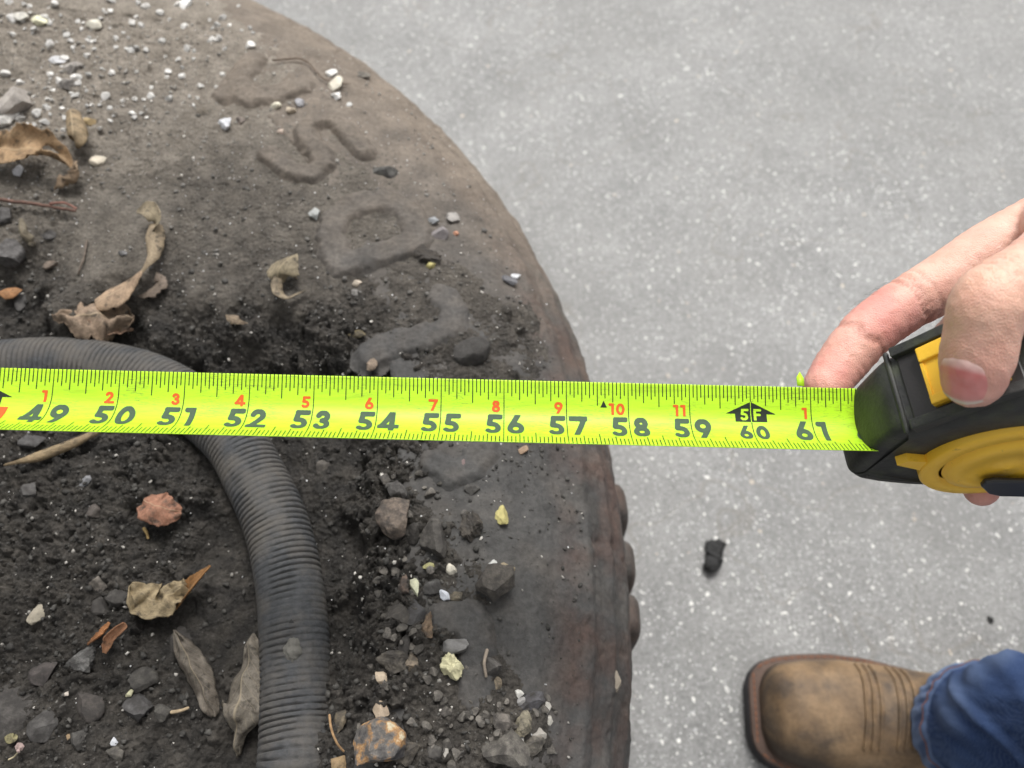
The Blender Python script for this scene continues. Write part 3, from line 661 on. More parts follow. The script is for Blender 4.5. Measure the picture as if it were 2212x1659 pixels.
# lower right rocks
stone(856, 1122, 84, 88, (.185,.155,.135), 'rock', 'lumpy pinkish grey rock with pale veins in the gravel ridge', 'rock', ROCK, 25, .28, .75, 10, .08)
stone(935, 1166, 56, 92, (.105,.102,.098), 'rock', 'tall dark rock with an ochre corner beside the lumpy rock', 'rock', ROCK, 12, .22, .9, 10)
stone(888, 1150, 44, 46, (.085,.083,.08), 'rock', 'dark broken rock wedged between two larger rocks', 'rock', ROCK, -20, .3, .8, 12)
stone(860, 1068, 46, 46, (.10,.10,.102), 'stone', 'grey blocky stone at the top of the gravel ridge', 'stone', ROCK, 10, .25, .8, 8)
stone(834, 1035, 28, 30, (.12,.115,.11), 'stone', 'small grey stone above the grey blocky stone', 'stone')
stone(1071, 1268, 84, 74, (.125,.117,.108), 'rock', 'big dusty grey boulder-like rock near the bare sidewall', 'rock', ROCK, -8, .2, .85, 8, .06)
stone(1096, 1238, 34, 40, (.27,.22,.14), 'stone', 'tan stone tucked behind the big dusty grey rock', 'stone', CLEANROCK)
stone(1062, 1220, 24, 20, (.50,.50,.48), 'pebble', 'pale glassy chip on top of the big dusty grey rock', 'pebble', CLEANROCK, 0, .1)
stone(1018, 1142, 54, 56, (.085,.078,.07), 'clod', 'crumbly dark clod with a tan side on the sidewall', 'clod', ROCK, 0, .25, .8, 5, .3)
stone(1030, 1130, 24, 26, (.22,.175,.12), 'stone', 'brown stone stuck in the crumbly dark clod', 'stone')
stone(1005, 1110, 20, 18, (.15,.145,.14), 'stone', 'small square grey stone by the crumbly dark clod', 'stone')
stone(1083, 1116, 30, 42, YLW, 'pebble', 'pale yellow pebble alone on the dark bare sidewall', 'pebble', CLEANROCK, 20, .25, .6, 10, .12)
stone(975, 1440, 62, 42, (.52,.49,.31), 'stone', 'pale yellow green crumbly lump in the gravel', 'stone', CLEANROCK, -32, .2, .7, 8, .24)
stone(984, 1397, 58, 38, (.175,.17,.165), 'stone', 'clean grey wedge-shaped stone above the yellow green lump', 'stone', CLEANROCK, -15, .25, .7, 10, .03)
stone(1013, 1388, 26, 20, (.18,.15,.135), 'pebble', 'small brown stone behind the grey wedge-shaped stone', 'pebble')
stone(893, 1432, 50, 46, (.33,.28,.22), 'stone', 'cream and pinkish stone left of the yellow green lump', 'stone', ROCK, 10, .25, .7)
stone(920, 1350, 36, 52, (.23,.17,.12), 'stone', 'rusty crumbly stone resting beside the smooth raised block', 'stone', ROCK, 0, .25, .7, 7, .25)
stone(896, 1330, 62, 70, (.088,.09,.098), 'rock', 'smooth slate blue rock half buried by the raised block', 'rock', ROCK, 15, .35, .6, 7, .03)
stone(860, 1330, 60, 84, (.105,.10,.094), 'rock', 'dusty brown grey rock on the edge of the hollow', 'rock', ROCK, 10, .3, .7, 9, .08)
stone(872, 1395, 26, 44, (.085,.083,.082), 'stone', 'dark upright oval stone by the dusty brown rock', 'stone')
stone(848, 1430, 70, 50, (.12,.112,.10), 'clod', 'pale dusty clod above the hose side hollow', 'clod', ROCK, 0, .3, .7, 5, .25)
stone(1062, 1443, 46, 40, (.125,.122,.120), 'stone', 'grey cube-like stone beside a thin dry stem', 'stone', ROCK, 5, .25, .8, 7)
stone(1075, 1478, 26, 30, (.29,.25,.19), 'stone', 'tan stone below the grey cube-like stone', 'stone')
stone(1035, 1345, 24, 40, (.23,.185,.145), 'stone', 'tan curved stone right of the raised block', 'stone')
stone(897, 1270, 20, 40, (.50,.50,.36), 'pebble', 'long pale green and yellow pebble among dark stones', 'pebble', CLEANROCK, 15, .25)
stone(871, 1262, 28, 46, (.15,.115,.098), 'stone', 'reddish brown oval stone left of the pale green pebble', 'stone')
stone(975, 1230, 24, 22, (.60,.56,.47), 'pebble', 'round cream white pebble in the gravel ridge', 'pebble', CLEANROCK)
stone(960, 1286, 20, 26, (.55,.57,.62), 'pebble', 'bluish white sharp chip in the gravel ridge', 'pebble', CLEANROCK, 30)
stone(926, 1224, 26, 14, (.34,.32,.15), 'pebble', 'olive yellow flat chip behind the pale green pebble', 'pebble', CLEANROCK, 15)
stone(935, 1268, 40, 34, (.10,.102,.105), 'stone', 'dark angular stone beside the bluish white chip', 'stone')
stone(985, 1288, 30, 22, (.20,.18,.14), 'stone', 'small olive brown stone above the raised block', 'stone')
stone(1328, 1470, 26, 44, (.34,.29,.23), 'pebble', 'cream brown oval pebble stuck on the tyre shoulder', 'pebble', CLEANROCK, 5, .25)
stone(822, 1606, 118, 92, (.2,.2,.2), 'rock', 'big mottled rock with orange and cream patches', 'rock', MOTTLED, 28, .22, .75, 9, .07)
stone(880, 1630, 66, 42, (.125,.115,.10), 'rock', 'dark olive rock leaning on the big mottled rock', 'rock', ROCK, 32, .25, .8)
stone(1090, 1618, 104, 92, (.165,.16,.15), 'rock', 'big grey block rock with a silvery face in pale gravel', 'rock', ROCK, 14, .2, .8, 8, .05)
stone(1150, 1612, 62, 36, (.21,.20,.18), 'stone', 'flat grey stone right of the big grey block rock', 'stone', ROCK, 18, .25, .6)
stone(1085, 1560, 40, 36, (.17,.16,.15), 'stone', 'grey stone above the big grey block rock', 'stone')
stone(1128, 1565, 42, 50, (.34,.32,.25), 'stone', 'pale yellowish grey rough stone in the gravel', 'stone', ROCK, 0, .25, .7, 8, .15)
stone(1163, 1586, 36, 30, (.30,.28,.25), 'pebble', 'rounded beige pebble beside the yellowish grey stone', 'pebble', CLEANROCK)
stone(1150, 1518, 42, 60, (.135,.138,.16), 'stone', 'bluish slate chip with white pebbles against it', 'stone', ROCK, -35, .3, .5)
stone(1121, 1498, 22, 18, (.55,.54,.50), 'pebble', 'white pebble resting against the bluish slate chip', 'pebble', CLEANROCK)
stone(1124, 1515, 22, 18, (.34,.33,.32), 'pebble', 'light grey pebble below the white pebble', 'pebble', CLEANROCK)
stone(1183, 1527, 16, 28, (.42,.40,.36), 'pebble', 'upright pale pebble at the edge of the gravel', 'pebble', CLEANROCK)
stone(1188, 1556, 14, 20, (.40,.38,.34), 'pebble', 'small pale pebble below the upright pale pebble', 'pebble', CLEANROCK)
stone(1000, 1003, 26, 24, (.16,.115,.11), 'pebble', 'reddish brown pebble just below the tape', 'pebble', CLEANROCK)
stone(1018, 1012, 22, 20, (.13,.11,.10), 'pebble', 'dark brown pebble touching the reddish brown pebble', 'pebble', CLEANROCK)
stone(1130, 972, 24, 20, (.36,.25,.17), 'pebble', 'orange tan pebble at the lower edge of the tape', 'pebble', CLEANROCK)
stone(1020, 1058, 36, 26, (.10,.10,.10), 'stone', 'dark half sunk stone on the bare sidewall', 'stone')
stone(825, 1470, 30, 34, (.42,.34,.25), 'pebble', 'small tan and white splinter in the gravel', 'pebble', CLEANROCK)
stone(822, 1533, 32, 36, (.38,.30,.22), 'pebble', 'peach coloured chip beside the hose hollow', 'pebble', CLEANROCK, 25)
stone(735, 1560, 28, 46, (.18,.155,.115), 'stone', 'olive stone beside the hose and thin stem', 'stone')
stone(702, 1008, 34, 28, (.17,.16,.15), 'stone', 'round grey stone in the hollow right of the hose', 'stone')
stone(936, 1630, 44, 40, (.11,.108,.105), 'stone', 'dark grey stone right of the dark olive rock', 'stone')
stone(960, 1625, 20, 26, (.33,.31,.28), 'pebble', 'pale pebble beside the dark grey stone', 'pebble', CLEANROCK)
stone(1123, 1600, 18, 26, (.35,.34,.31), 'pebble', 'pale chip between the two large grey rocks', 'pebble', CLEANROCK)
# lower left rocks
stone(18, 1530, 150, 150, (.098,.095,.094), 'rock', 'large flat dark grey rock with sharp edges at the dirt', 'rock', ROCK, 30, .34, .42, 8, .03)
stone(98, 1455, 58, 48, (.11,.10,.10), 'stone', 'flat grey brown stone next to the large flat rock', 'stone', ROCK, 20, .3, .5)
stone(95, 1568, 60, 62, (.108,.108,.110), 'rock', 'smooth grey rounded rock in the lower dirt', 'rock', ROCK, 0, .35, .55, 6, .03)
stone(175, 1430, 74, 62, (.20,.205,.21), 'rock', 'whitish crumbly porous rock under the orange leaf scrap', 'rock', ROCK, 25, .32, .6, 6, .22)
stone(83, 1329, 36, 42, (.36,.32,.25), 'pebble', 'round beige pebble alone in the dark dirt', 'pebble', CLEANROCK, 0, .3)
stone(187, 1528, 86, 52, (.092,.085,.082), 'rock', 'dark oval rock half buried in dirt', 'rock', ROCK, -15, .4, .5, 6, .06)
stone(300, 1527, 66, 56, (.105,.106,.112), 'rock', 'grey triangular rock near the yellow bead-like pebble', 'rock', ROCK, 10, .35, .55, 7, .03)
stone(311, 1468, 66, 50, (.092,.09,.085), 'rock', 'dark dusty oval rock above the grey triangular rock', 'rock', ROCK, 10, .38, .55, 6, .06)
stone(170, 1598, 42, 40, (.10,.10,.098), 'stone', 'small grey angular stone beside the brown pebble', 'stone')
stone(281, 1497, 15, 15, (.48,.46,.30), 'pebble', 'tiny pale yellow bead-like pebble', 'pebble', CLEANROCK)
stone(248, 1602, 20, 18, (.48,.49,.52), 'pebble', 'glinting bluish white pebble in the lower dirt', 'pebble', CLEANROCK)
stone(150, 1592, 15, 15, (.30,.21,.12), 'pebble', 'small brown pebble beside the small grey angular stone', 'pebble', CLEANROCK)
stone(144, 1498, 12, 10, (.50,.44,.38), 'pebble', 'tiny pinkish white pebble near the dark oval rock', 'pebble', CLEANROCK)
stone(355, 1540, 40, 34, (.12,.118,.112), 'stone', 'porous grey stone at the end of the straw piece', 'stone')
stone(250, 1628, 46, 28, (.14,.135,.125), 'stone', 'speckled grey stone below the glinting pebble', 'stone')
stone(392, 1395, 54, 84, (.075,.072,.07), 'rock', 'dark dusty rock behind the slim grey leaf', 'rock', ROCK, 10, .4, .6, 6, .12)
stone(222, 1310, 40, 36, (.085,.082,.08), 'stone', 'dark grey stone above the orange leaf scrap', 'stone')
stone(255, 1290, 50, 40, (.082,.08,.078), 'stone', 'dusty dark stone right of the dark grey stone', 'stone')
stone(205, 1105, 28, 28, (.11,.10,.095), 'stone', 'small dark ball-like stone in the crumbly dirt', 'stone')
stone(185, 1040, 30, 18, (.22,.22,.23), 'pebble', 'pale grey splinter in the crumbly dirt', 'pebble', CLEANROCK, 30)
stone(60, 1060, 46, 34, (.115,.115,.118), 'stone', 'blue grey stone in the dirt below the tape', 'stone')
stone(70, 955, 60, 30, (.105,.107,.112), 'stone', 'grey shiny flat stone just under the tape edge', 'stone')
stone(215, 1262, 44, 30, (.20,.185,.17), 'stone', 'pinkish pale stone in the middle of the dark dirt', 'stone')

# small pebbles on the dirt, each its own, in two sets of look-alikes
proto = [rock_mesh(900 + k, 2, 8, .08) for k in range(8)]
def small_pebble(px, py, spx, colr, name, label, group, mat):
    p = hit(px, py); s = px2m(spx, p) / 2
    if rad(np.array(p.x), np.array(p.y)) > TR - .02: return
    o = bpy.data.objects.new(name, proto[rnd.randrange(8)]); COL.objects.link(o)
    if not o.data.materials: o.data.materials.append(mat)
    o.material_slots[0].link = 'OBJECT'; o.material_slots[0].material = mat
    o.scale = (s, s * rnd.uniform(.65, 1), s * rnd.uniform(.5, .8)); o.location = (p.x, p.y, surf(p.x, p.y) + o.scale.z * .45)
    o.rotation_euler = (rnd.uniform(-.4, .4), rnd.uniform(-.4, .4), rnd.uniform(0, 6.28)); o.color = (*colr, 1); tag(o, label, 'pebble', group)
for me_ in proto: me_.polygons.foreach_set('use_smooth', [True] * len(me_.polygons))
WL = [((32,232),'the pale grey rock'),((90,330),'the big crumpled leaf'),((155,260),'the rolled tan leaf'),((88,46),'the cream pebble with a yellow tip'),((206,55),'the lone ivory pebble'),((158,160),'the round grey porous pebble'),((402,12),'the bright white pebble'),((486,272),'the glittering white pebble'),((550,190),'the raised angular letter'),((310,120),'the gap between the ivory and bright white pebbles'),((300,300),'the ochre pebble and the dark brown pebble')]
GLm = [((856,1122),'the lumpy pinkish grey rock'),((860,1040),'the grey blocky stone'),((935,1180),'the tall dark rock'),((896,1270),'the pale green and yellow pebble'),((860,1340),'the dusty brown grey rock'),((893,1432),'the cream and pinkish stone'),((975,1440),'the yellow green lump'),((822,1606),'the big mottled rock'),((940,1580),'the dark grey stone in loose gravel'),((1090,1618),'the big grey block rock'),((1128,1540),'the bluish slate chip'),((1030,1530),'the foot of the smooth raised block')]
def near(L, px, py): return min(L, key=lambda q: (q[0][0] - px) ** 2 + (q[0][1] - py) ** 2)[1]
for k in range(170):
    px = rnd.triangular(0, 620, 60); py = rnd.uniform(0, 330) * (1 - px / 1400)
    v = rnd.uniform(.38, .78); small_pebble(px, py, rnd.choice([9, 10, 11, 12, 14, 17, 22]), (v, v * .975, v * .93), 'pebble',
        'small whitish pebble lying in dirt near ' + near(WL, px, py), 'whitish pebbles near ' + near(WL, px, py), CLEANROCK)
for k in range(120):
    if rnd.random() < .6: px, py = rnd.gauss(1000, 110), rnd.gauss(1560, 55)
    else: px, py = rnd.gauss(860, 45), rnd.uniform(1000, 1500)
    if not (760 < px < 1200 and 985 < py < 1655): continue
    v = rnd.uniform(.09, .24); small_pebble(px, py, rnd.choice([11, 13, 15, 18, 22, 26]), (v, v * .96, v * .90), 'pebble',
        'small grey brown gravel pebble near ' + near(GLm, px, py), 'gravel pebbles near ' + near(GLm, px, py), ROCK)

# uncountable grit, joined
def grit(name, n, gen, label, sub=1):
    bm = bmesh.new(); bmesh.ops.create_icosphere(bm, subdivisions=sub, radius=1)
    bv = np.array([v.co[:] for v in bm.verts]); bf = np.array([[v.index for v in f.verts] for f in bm.faces]); bm.free()
    Vs, Fs, Cs = [], [], []; off = 0
    for _ in range(n):
        q = gen()
        if q is None: continue
        x, y, z, s, c_ = q
        a = nrg.uniform(0, 6.28); R3 = np.array(Matrix.Rotation(a, 3, 'Z') @ Matrix.Rotation(nrg.uniform(0, 6.28), 3, 'X'))
        v = bv * nrg.uniform(.45, 1.3, (len(bv), 1)) * np.array([1, nrg.uniform(.6, 1), nrg.uniform(.45, .8)]) @ R3.T * s + np.array([x, y, z])
        Vs.append(v); Fs.append(bf + off); off += len(bv); Cs.append(np.repeat(np.array([[*c_, 1]]), len(bv), 0))
    o = mesh_np(name, np.vstack(Vs), np.vstack(Fs), GRIT, smooth=False)
    o.data.attributes.new('Col', 'FLOAT_COLOR', 'POINT').data.foreach_set('color', np.vstack(Cs).ravel().astype(np.float32))
    tag(o, label, 'grit', kind='stuff')
def g_soil():
    x, y = nrg.uniform(-.42, .075), nrg.uniform(-.05, .54)
    r = math.hypot(x - TC[0], y - TC[1])
    if r > TR - .03: return None
    ro = float(bil(c_r, cxs, cys, np.array(x), np.array(y))); dr_ = float(bil(c_d, cxs, cys, np.array(x), np.array(y)))
    if nrg.uniform() > .04 + ro / .0032: return None
    s = min(.0021, .0004 + nrg.pareto(2.4) * .0005)
    v = (.028 + .20 * dr_) * nrg.uniform(.6, 1.8); 
    if nrg.uniform() < .04 + .22 * dr_: v = nrg.uniform(.22, .65); s = min(s, .0013)
    z = surf(x, y)
    return x, y, z + s * .25, s, (v, v * .95, v * .87)
grit('soil_crumbs', 42000, g_soil, 'loose dark crumbs and pale grit strewn over the soil')
def g_spark():
    x, y = nrg.uniform(-.42, .06), nrg.uniform(-.05, .54); r = math.hypot(x - TC[0], y - TC[1])
    if r > TR - .02: return None
    if nrg.uniform() > .35 + .65 * sstep(.2, .45, y): return None
    s = nrg.uniform(.00025, .0007); v = nrg.uniform(.5, .85)
    return x, y, surf(x, y) + s * .4, s, (v, v, v)
grit('bright_grit', 1500, g_spark, 'tiny glinting white grains scattered over soil and sidewall')

# ------------------------------------------------------------------ leaves and twigs
def leaf_mesh(name, axis_pts, width, prof, roll, twist, colr, label, parent_kind='leaf', ragged=.12, seed=1, cut=None, thick=.0005, nu=46, nv=19, cat='leaf', wave=.0, fold=.0):
    A = catmull(axis_pts, 12); A, s = resample(A, np.linalg.norm(np.diff(A, axis=0), axis=1).sum() / nu); n = len(A)
    T = np.gradient(A, axis=0); T /= np.linalg.norm(T, axis=1)[:, None]
    u = np.linspace(0, 1, n); v = np.linspace(-1, 1, nv); V = np.zeros((n, nv, 3))
    up = np.array([0, 0, 1.0])
    for i in range(n):
        side = np.cross(up, T[i]); side /= np.linalg.norm(side) + 1e-9; nor = np.cross(T[i], side)
        tw = np.interp(u[i], np.linspace(0, 1, len(twist)), twist); rl = np.interp(u[i], np.linspace(0, 1, len(roll)), roll)
        s2 = side * math.cos(tw) + nor * math.sin(tw); n2 = -side * math.sin(tw) + nor * math.cos(tw)
        wl = np.interp(u[i], np.linspace(0, 1, len(prof)), prof) * width / 2
        for j in range(nv):
            rg = 1 + ragged * float(perlin(np.array(u[i] * 9 + seed), np.array((3.3 if v[j] > 0 else 8.8) + seed), seed)) + ragged * .5 * float(perlin(np.array(u[i] * 31 + seed), np.array((1.3 if v[j] > 0 else 5.8)), seed))
            a = v[j] * wl * rg; k = rl / max(wl, 1e-4)
            if abs(k) > 1e-3: yy, zz = math.sin(k * a) / k, (1 - math.cos(k * a)) / k
            else: yy, zz = a, 0
            zz -= fold * abs(a)
            zz += wave * float(perlin(np.array(u[i] * 5 + seed), np.array(v[j] * 1.4 + seed), seed + 3))
            V[i, j] = A[i] + s2 * yy + n2 * zz
    Fc = grid_faces(n, nv); cen = None
    if cut is not None:
        uc = (Fc[:, 0] // nv) / n; vc = (Fc[:, 0] % nv) / nv * 2 - 1; Fc = Fc[~cut(uc, vc)]
    o = mesh_np(name, V.reshape(-1, 3), Fc, LEAF)
    uvl = o.data.uv_layers.new(name='UVMap'); li = np.zeros(len(o.data.loops), np.int32); o.data.loops.foreach_get('vertex_index', li)
    uvv = np.stack([(li // nv) / n, (li % nv) / (nv - 1)], 1).astype(np.float32); uvl.data.foreach_set('uv', uvv.ravel())
    md = o.modifiers.new('thickness', 'SOLIDIFY'); md.thickness = thick; md.offset = 0
    o.color = (*colr, 1); tag(o, label, cat); return o
def lp(pts, lift):      # pixel path -> points above the surface
    if not isinstance(lift, (list, tuple)): lift = [lift] * len(pts)
    return [hit(a, b, l) for (a, b), l in zip(pts, lift)]
OV = [.04, .55, .9, 1, .92, .7, .35, .04]; STR = [.25, .7, .9, 1, .9, .8, .6, .2]
TANL = (.40, .29, .175); BRN = (.30, .165, .08); GRL = (.235, .215, .185); ORL = (.46, .21, .09); PNK = (.40, .20, .135); OLV = (.27, .225, .135)
leaf_mesh('leaf', lp([(-30,318),(30,322),(90,325),(140,345),(165,375)], [.010,.012,.012,.010,.006]), .032, OV, [.7,.9,1.2,1.5,1.2], [.5,.3,-.1,-.5], (.38,.255,.145), 'big crumpled tan leaf with a dark rolled hole, below the pale rock', ragged=.35, seed=3, cut=lambda u, v: (np.abs(u - .62) < .07) & (np.abs(v + .1) < .35), wave=.004)
leaf_mesh('leaf', lp([(165,350),(168,380),(140,400),(120,408)], [.012,.008,.006,.003]), .015, STR, [1.6,2.0,1.8], [.4,.9,1.2], (.33,.24,.16), 'crumpled brown leaf piece curled under the big crumpled leaf', ragged=.3, seed=4, wave=.003)
leaf_mesh('leaf', lp([(152,236),(155,262),(158,290),(165,318)], [.012,.016,.014,.006]), .027, [.7,.9,1,.95,.7,.2], [-2.2,-2.3,-2.1,-1.4], [0,.1,.3], (.33,.25,.155), 'rolled tan leaf standing like a tube in pale dirt', ragged=.1, seed=5)
leaf_mesh('leaf', lp([(296,456),(322,452),(338,475),(334,502)], [.010,.014,.012,.006]), .0115, [.15,.7,1,1,.9,.6], [.5,.6,.4], [.1,.3,.9], (.33,.275,.19), 'pale twisted end of a strip leaf hooking over the dirt', ragged=.1, seed=6)
leaf_mesh('leaf', lp([(336,482),(334,512),(330,545),(316,570),(300,594)], [.009,.010,.010,.008,.007]), .0125, [.7,1,1,.7,.35,.15], [-.8,-1.1,-.8], [-.3,-.2,.2], (.34,.27,.185), 'tan strip leaf folded beside its pale twisted end', ragged=.15, seed=7)
leaf_mesh('leaf', lp([(305,586),(270,618),(232,640),(205,655)], [.010,.012,.010,.006]), .019, [.15,.45,.8,1,.9,.5], [-.7,-.8,-.7], [.2,.1,0], (.46,.33,.225), 'pinkish tan folded leaf pointing from the leaf clump', ragged=.15, seed=8)
leaf_mesh('leaf', lp([(290,690),(235,680),(175,680),(115,686)], [.010,.014,.012,.006]), .038, OV, [-.8,-1.0,-.8], [.1,-.1,.3], (.29,.215,.155), 'dirt-caked crumpled leaf in the clump above the hose', ragged=.45, seed=9, wave=.006)
leaf_mesh('leaf', lp([(190,690),(225,708),(260,712),(288,712)], [.010,.009,.010,.008]), .013, OV, [.7,.9,.6], [.3,0,-.3], (.36,.235,.165), 'pinkish brown leaf under the clump touching the hose', ragged=.2, seed=10, wave=.002)
leaf_mesh('leaf', lp([(338,588),(345,610),(320,632),(298,640)], [.005,.006,.005,.005]), .011, OV, [-.5,-.8,-.5], [0,.2,.1], (.22,.175,.14), 'small grey brown leaf scrap behind the pinkish folded leaf', ragged=.3, seed=11)
leaf_mesh('leaf', lp([(642,548),(615,566),(600,588),(603,612)], [.013,.014,.012,.006]), .0215, [.04,.60,.95,1,.75,.25], [-.25,-.35,-.5], [.25,.1,-.15], (.315,.265,.18), 'khaki triangular folded leaf lying alone in the middle of the dirt', ragged=.07, seed=12, fold=.35)
leaf_mesh('leaf', lp([(602,596),(600,622),(618,640),(640,634),(660,626)], [.009,.008,.006,.005,.003]), .0085, [.5,.9,1,.7,.3,.08], [-.5,-.7,-.6], [-.5,-.7,-.8,-.6], (.265,.215,.15), 'thin curled tail hooked under the khaki triangular leaf', ragged=.08, seed=31)
leaf_mesh('leaf', lp([(488,680),(510,690),(535,698)], [.004,.005,.002]), .007, OV, [-.8,-.9,-.6], [0,.2], (.31,.24,.17), 'small pale leaf scrap at the lip of the hollow', ragged=.25, seed=13)
leaf_mesh('leaf', lp([(8,1004),(50,992),(110,970),(160,950),(215,925)], [.006,.008,.009,.008,.006]), .0115, [.10,.35,.9,1,.9,.7,.5], [-1.8,-2.2,-2.0], [.2,0,-.2], (.30,.225,.135), 'long rolled straw-coloured leaf emerging from under the tape', ragged=.15, seed=14)
leaf_mesh('leaf', lp([(310,1080),(335,1092),(365,1100),(392,1104)], [.010,.012,.012,.009]), .0190, [.55,.92,1,.96,.75,.35], [-.15,-.2,-.25], [-.2,-.1,.05], (.33,.165,.108), 'reddish pink leaf with a jagged edge in dark dirt', ragged=.11, seed=15, fold=.15, wave=.002)
leaf_mesh('leaf', lp([(283,1262),(312,1285),(335,1300),(372,1283),(402,1262)], [.008,.009,.010,.012,.013]), .0205, [.15,.8,1,.95,.75,.40], [-.2,-.3,-.3], [-.45,-.35,-.2,-.1], (.36,.285,.175), 'pale tan folded leaf dusted with soil in the lower dirt', ragged=.16, seed=16, wave=.006)
leaf_mesh('leaf', lp([(366,1318),(395,1290),(425,1255),(455,1222)], [.002,.009,.013,.015]), .0170, [.65,1,.95,.75,.5,.14], [.5,.7,.8], [-.45,-.6,-.8], (.30,.15,.055), 'orange brown half of the folded leaf with a raised tip', ragged=.12, seed=17)
leaf_mesh('leaf', lp([(238,1345),(222,1368),(190,1392)], [.008,.006,.004]), .0062, [.5,.9,1,.7,.4], [1.0,1.2], [.6,.8], ORL, 'small orange leaf shred in the dark dirt', ragged=.3, seed=18)
leaf_mesh('leaf', lp([(272,1347),(255,1362),(238,1380),(226,1410)], [.011,.010,.008,.004]), .0068, [.55,.8,.9,1,.8,.3], [1.2,1.4,1.2], [-.5,-.4,-.2], (.44,.225,.125), 'orange tan curled shred beside the small orange shred', ragged=.25, seed=19)
leaf_mesh('leaf', lp([(377,1362),(392,1395),(420,1450),(445,1510),(462,1548)], [.010,.010,.010,.008,.003]), .0125, [.10,.7,.95,1,.9,.75,.3], [-.4,-.5,-.5,-.4], [-.1,0,.1], (.185,.16,.132), 'slim grey brown folded leaf left of the large grey leaf', ragged=.12, seed=20, fold=.7, wave=.004)
leaf_mesh('leaf', lp([(548,1370),(538,1420),(520,1480),(506,1540),(512,1600),(516,1632)], [.014,.017,.018,.016,.008,.003]), .0265, [.05,.42,.85,1,.98,.75,.28,.04], [-.45,-.55,-.6,-.4], [.35,.25,.15,.1], (.225,.198,.162), 'large grey mottled leaf resting against the hose', ragged=.15, seed=21, wave=.005, fold=.5)
leaf_mesh('leaf', lp([(-5,632),(22,630),(48,626)], [.006,.007,.004]), .0095, OV, [-.6,-.8,-.6], [0,.1], (.44,.225,.105), 'orange brown spotted leaf scrap beside the dark rounded stone', ragged=.1, seed=22)
leaf_mesh('leaf', lp([(44,472),(46,500),(66,518),(76,526)], [.009,.009,.007,.003]), .0085, [.35,.8,1,.9,.6], [-1.2,-1.6,-1.2], [0,.4,.7], (.215,.185,.135), 'small dull curled leaf below the reddish twig', ragged=.1, seed=23)
leaf_mesh('leaf', lp([(720,1668),(732,1648),(744,1632)], [.006,.007,.003]), .0085, OV, [-.8,-.8], [.2,.2], (.36,.255,.145), 'tan leaf scrap beside the lower end of the hose', ragged=.15, seed=24)
leaf_mesh('leaf', lp([(-30,300),(0,305),(14,312)], [.006,.008,.004]), .010, OV, [-.8,-.9], [.3,.2], (.42,.26,.16), 'reddish tan leaf end above the big crumpled leaf', ragged=.2, seed=25)
leaf_mesh('leaf', lp([(795,800),(803,786),(808,772)], [.006,.007,.003]), .0065, STR, [-.8,-.8], [.2,.2], (.30,.235,.18), 'small pinkish leaf scrap poking from behind the tape', ragged=.2, seed=26)
leaf_mesh('leaf', lp([(10,1592),(28,1594),(34,1586)], [.003,.004,.003]), .0045, OV, [-.4,-.4], [0,0], (.33,.30,.16), 'tiny yellowish leaflet below the large flat rock', ragged=.25, seed=27)
leaf_mesh('leaf', lp([(36,1622),(42,1614),(48,1620)], [.004,.005,.004]), .0042, OV, [.3,.3], [0,0], (.60,.45,.42), 'tiny pale pink petal on a thin stem in the lower dirt', cat='petal', ragged=.2, seed=28)
def twig(pts, lift, r0, r1, colr, label, cat='twig'):
    P = lp(pts, lift); P, s = resample(catmull(P, 10), .0015); P[:, 2] += .0006 * perlin(s * 300, s * 0 + 3.3, 5)
    o = tube('twig', P, np.linspace(r0, r1, len(P)), TWIG, k=8); o.color = (*colr, 1); tag(o, label, cat); return o
twig([(-40,420),(10,432),(60,438),(110,446),(162,455)], [.006,.006,.005,.005,.004], .0013, .0010, (.13,.075,.058), 'reddish brown twig lying across the dirt below the crumpled leaf')
twig([(110,440),(140,438),(165,450)], [.006,.007,.005], .0008, .0006, (.24,.115,.09), 'short red splinter along the reddish brown twig', 'splinter')
twig([(712,1545),(716,1575),(728,1605),(742,1622)], [.010,.008,.006,.003], .0006, .0005, (.30,.19,.10), 'thin tan stem beside the hose', 'stem')
twig([(1052,1405),(1046,1432),(1050,1460)], [.004,.005,.004], .0009, .0007, (.24,.20,.16), 'thin dry stem beside the grey cube-like stone', 'stem')
twig([(372,1538),(390,1535),(406,1529)], [.003,.003,.003], .0009, .0007, (.40,.31,.20), 'short pale straw piece near the slim grey leaf', 'straw')
twig([(312,1142),(318,1152),(320,1162)], [.004,.005,.003], .0009, .0006, (.40,.28,.12), 'yellow leaf stalk below the reddish pink leaf', 'stalk')
twig([(590,130),(655,128),(700,170),(752,182)], [.003,.003,.003,.002], .0007, .0005, (.14,.105,.08), 'fine dark root across the dusty shoulder dirt', 'root')
twig([(188,520),(180,560),(168,590)], [.002,.002,.001], .0008, .0006, (.13,.105,.085), 'short brown stem stuck in dirt near the buried bump', 'stem')
twig([(20,1640),(32,1634),(40,1622)], [.003,.003,.004], .0004, .0004, (.42,.36,.24), 'hair-thin stem carrying the tiny pink petal', 'stem')

# ------------------------------------------------------------------ concrete debris
def clod(px, py, wpx, hpx, label, seed):
    p = on_z(px, py, .0); sx = px2m(wpx, p) / 2; sy = px2m(hpx, p) / 2
    o = link(rock_mesh(seed, 3, 5, .22), 'clod', CLOD); o.scale = (sx, sy, min(sx, sy) * .7); o.location = (p.x, p.y, min(sx, sy) * .55)
    tag(o, label, 'clod')
clod(1544, 1195, 46, 52, 'black clod on the concrete, larger of two touching', 5)
clod(1537, 1220, 44, 46, 'smaller black clod touching the larger one on the concrete', 6)
clod(2138, 1338, 12, 16, 'tiny black crumb alone on the concrete', 8)

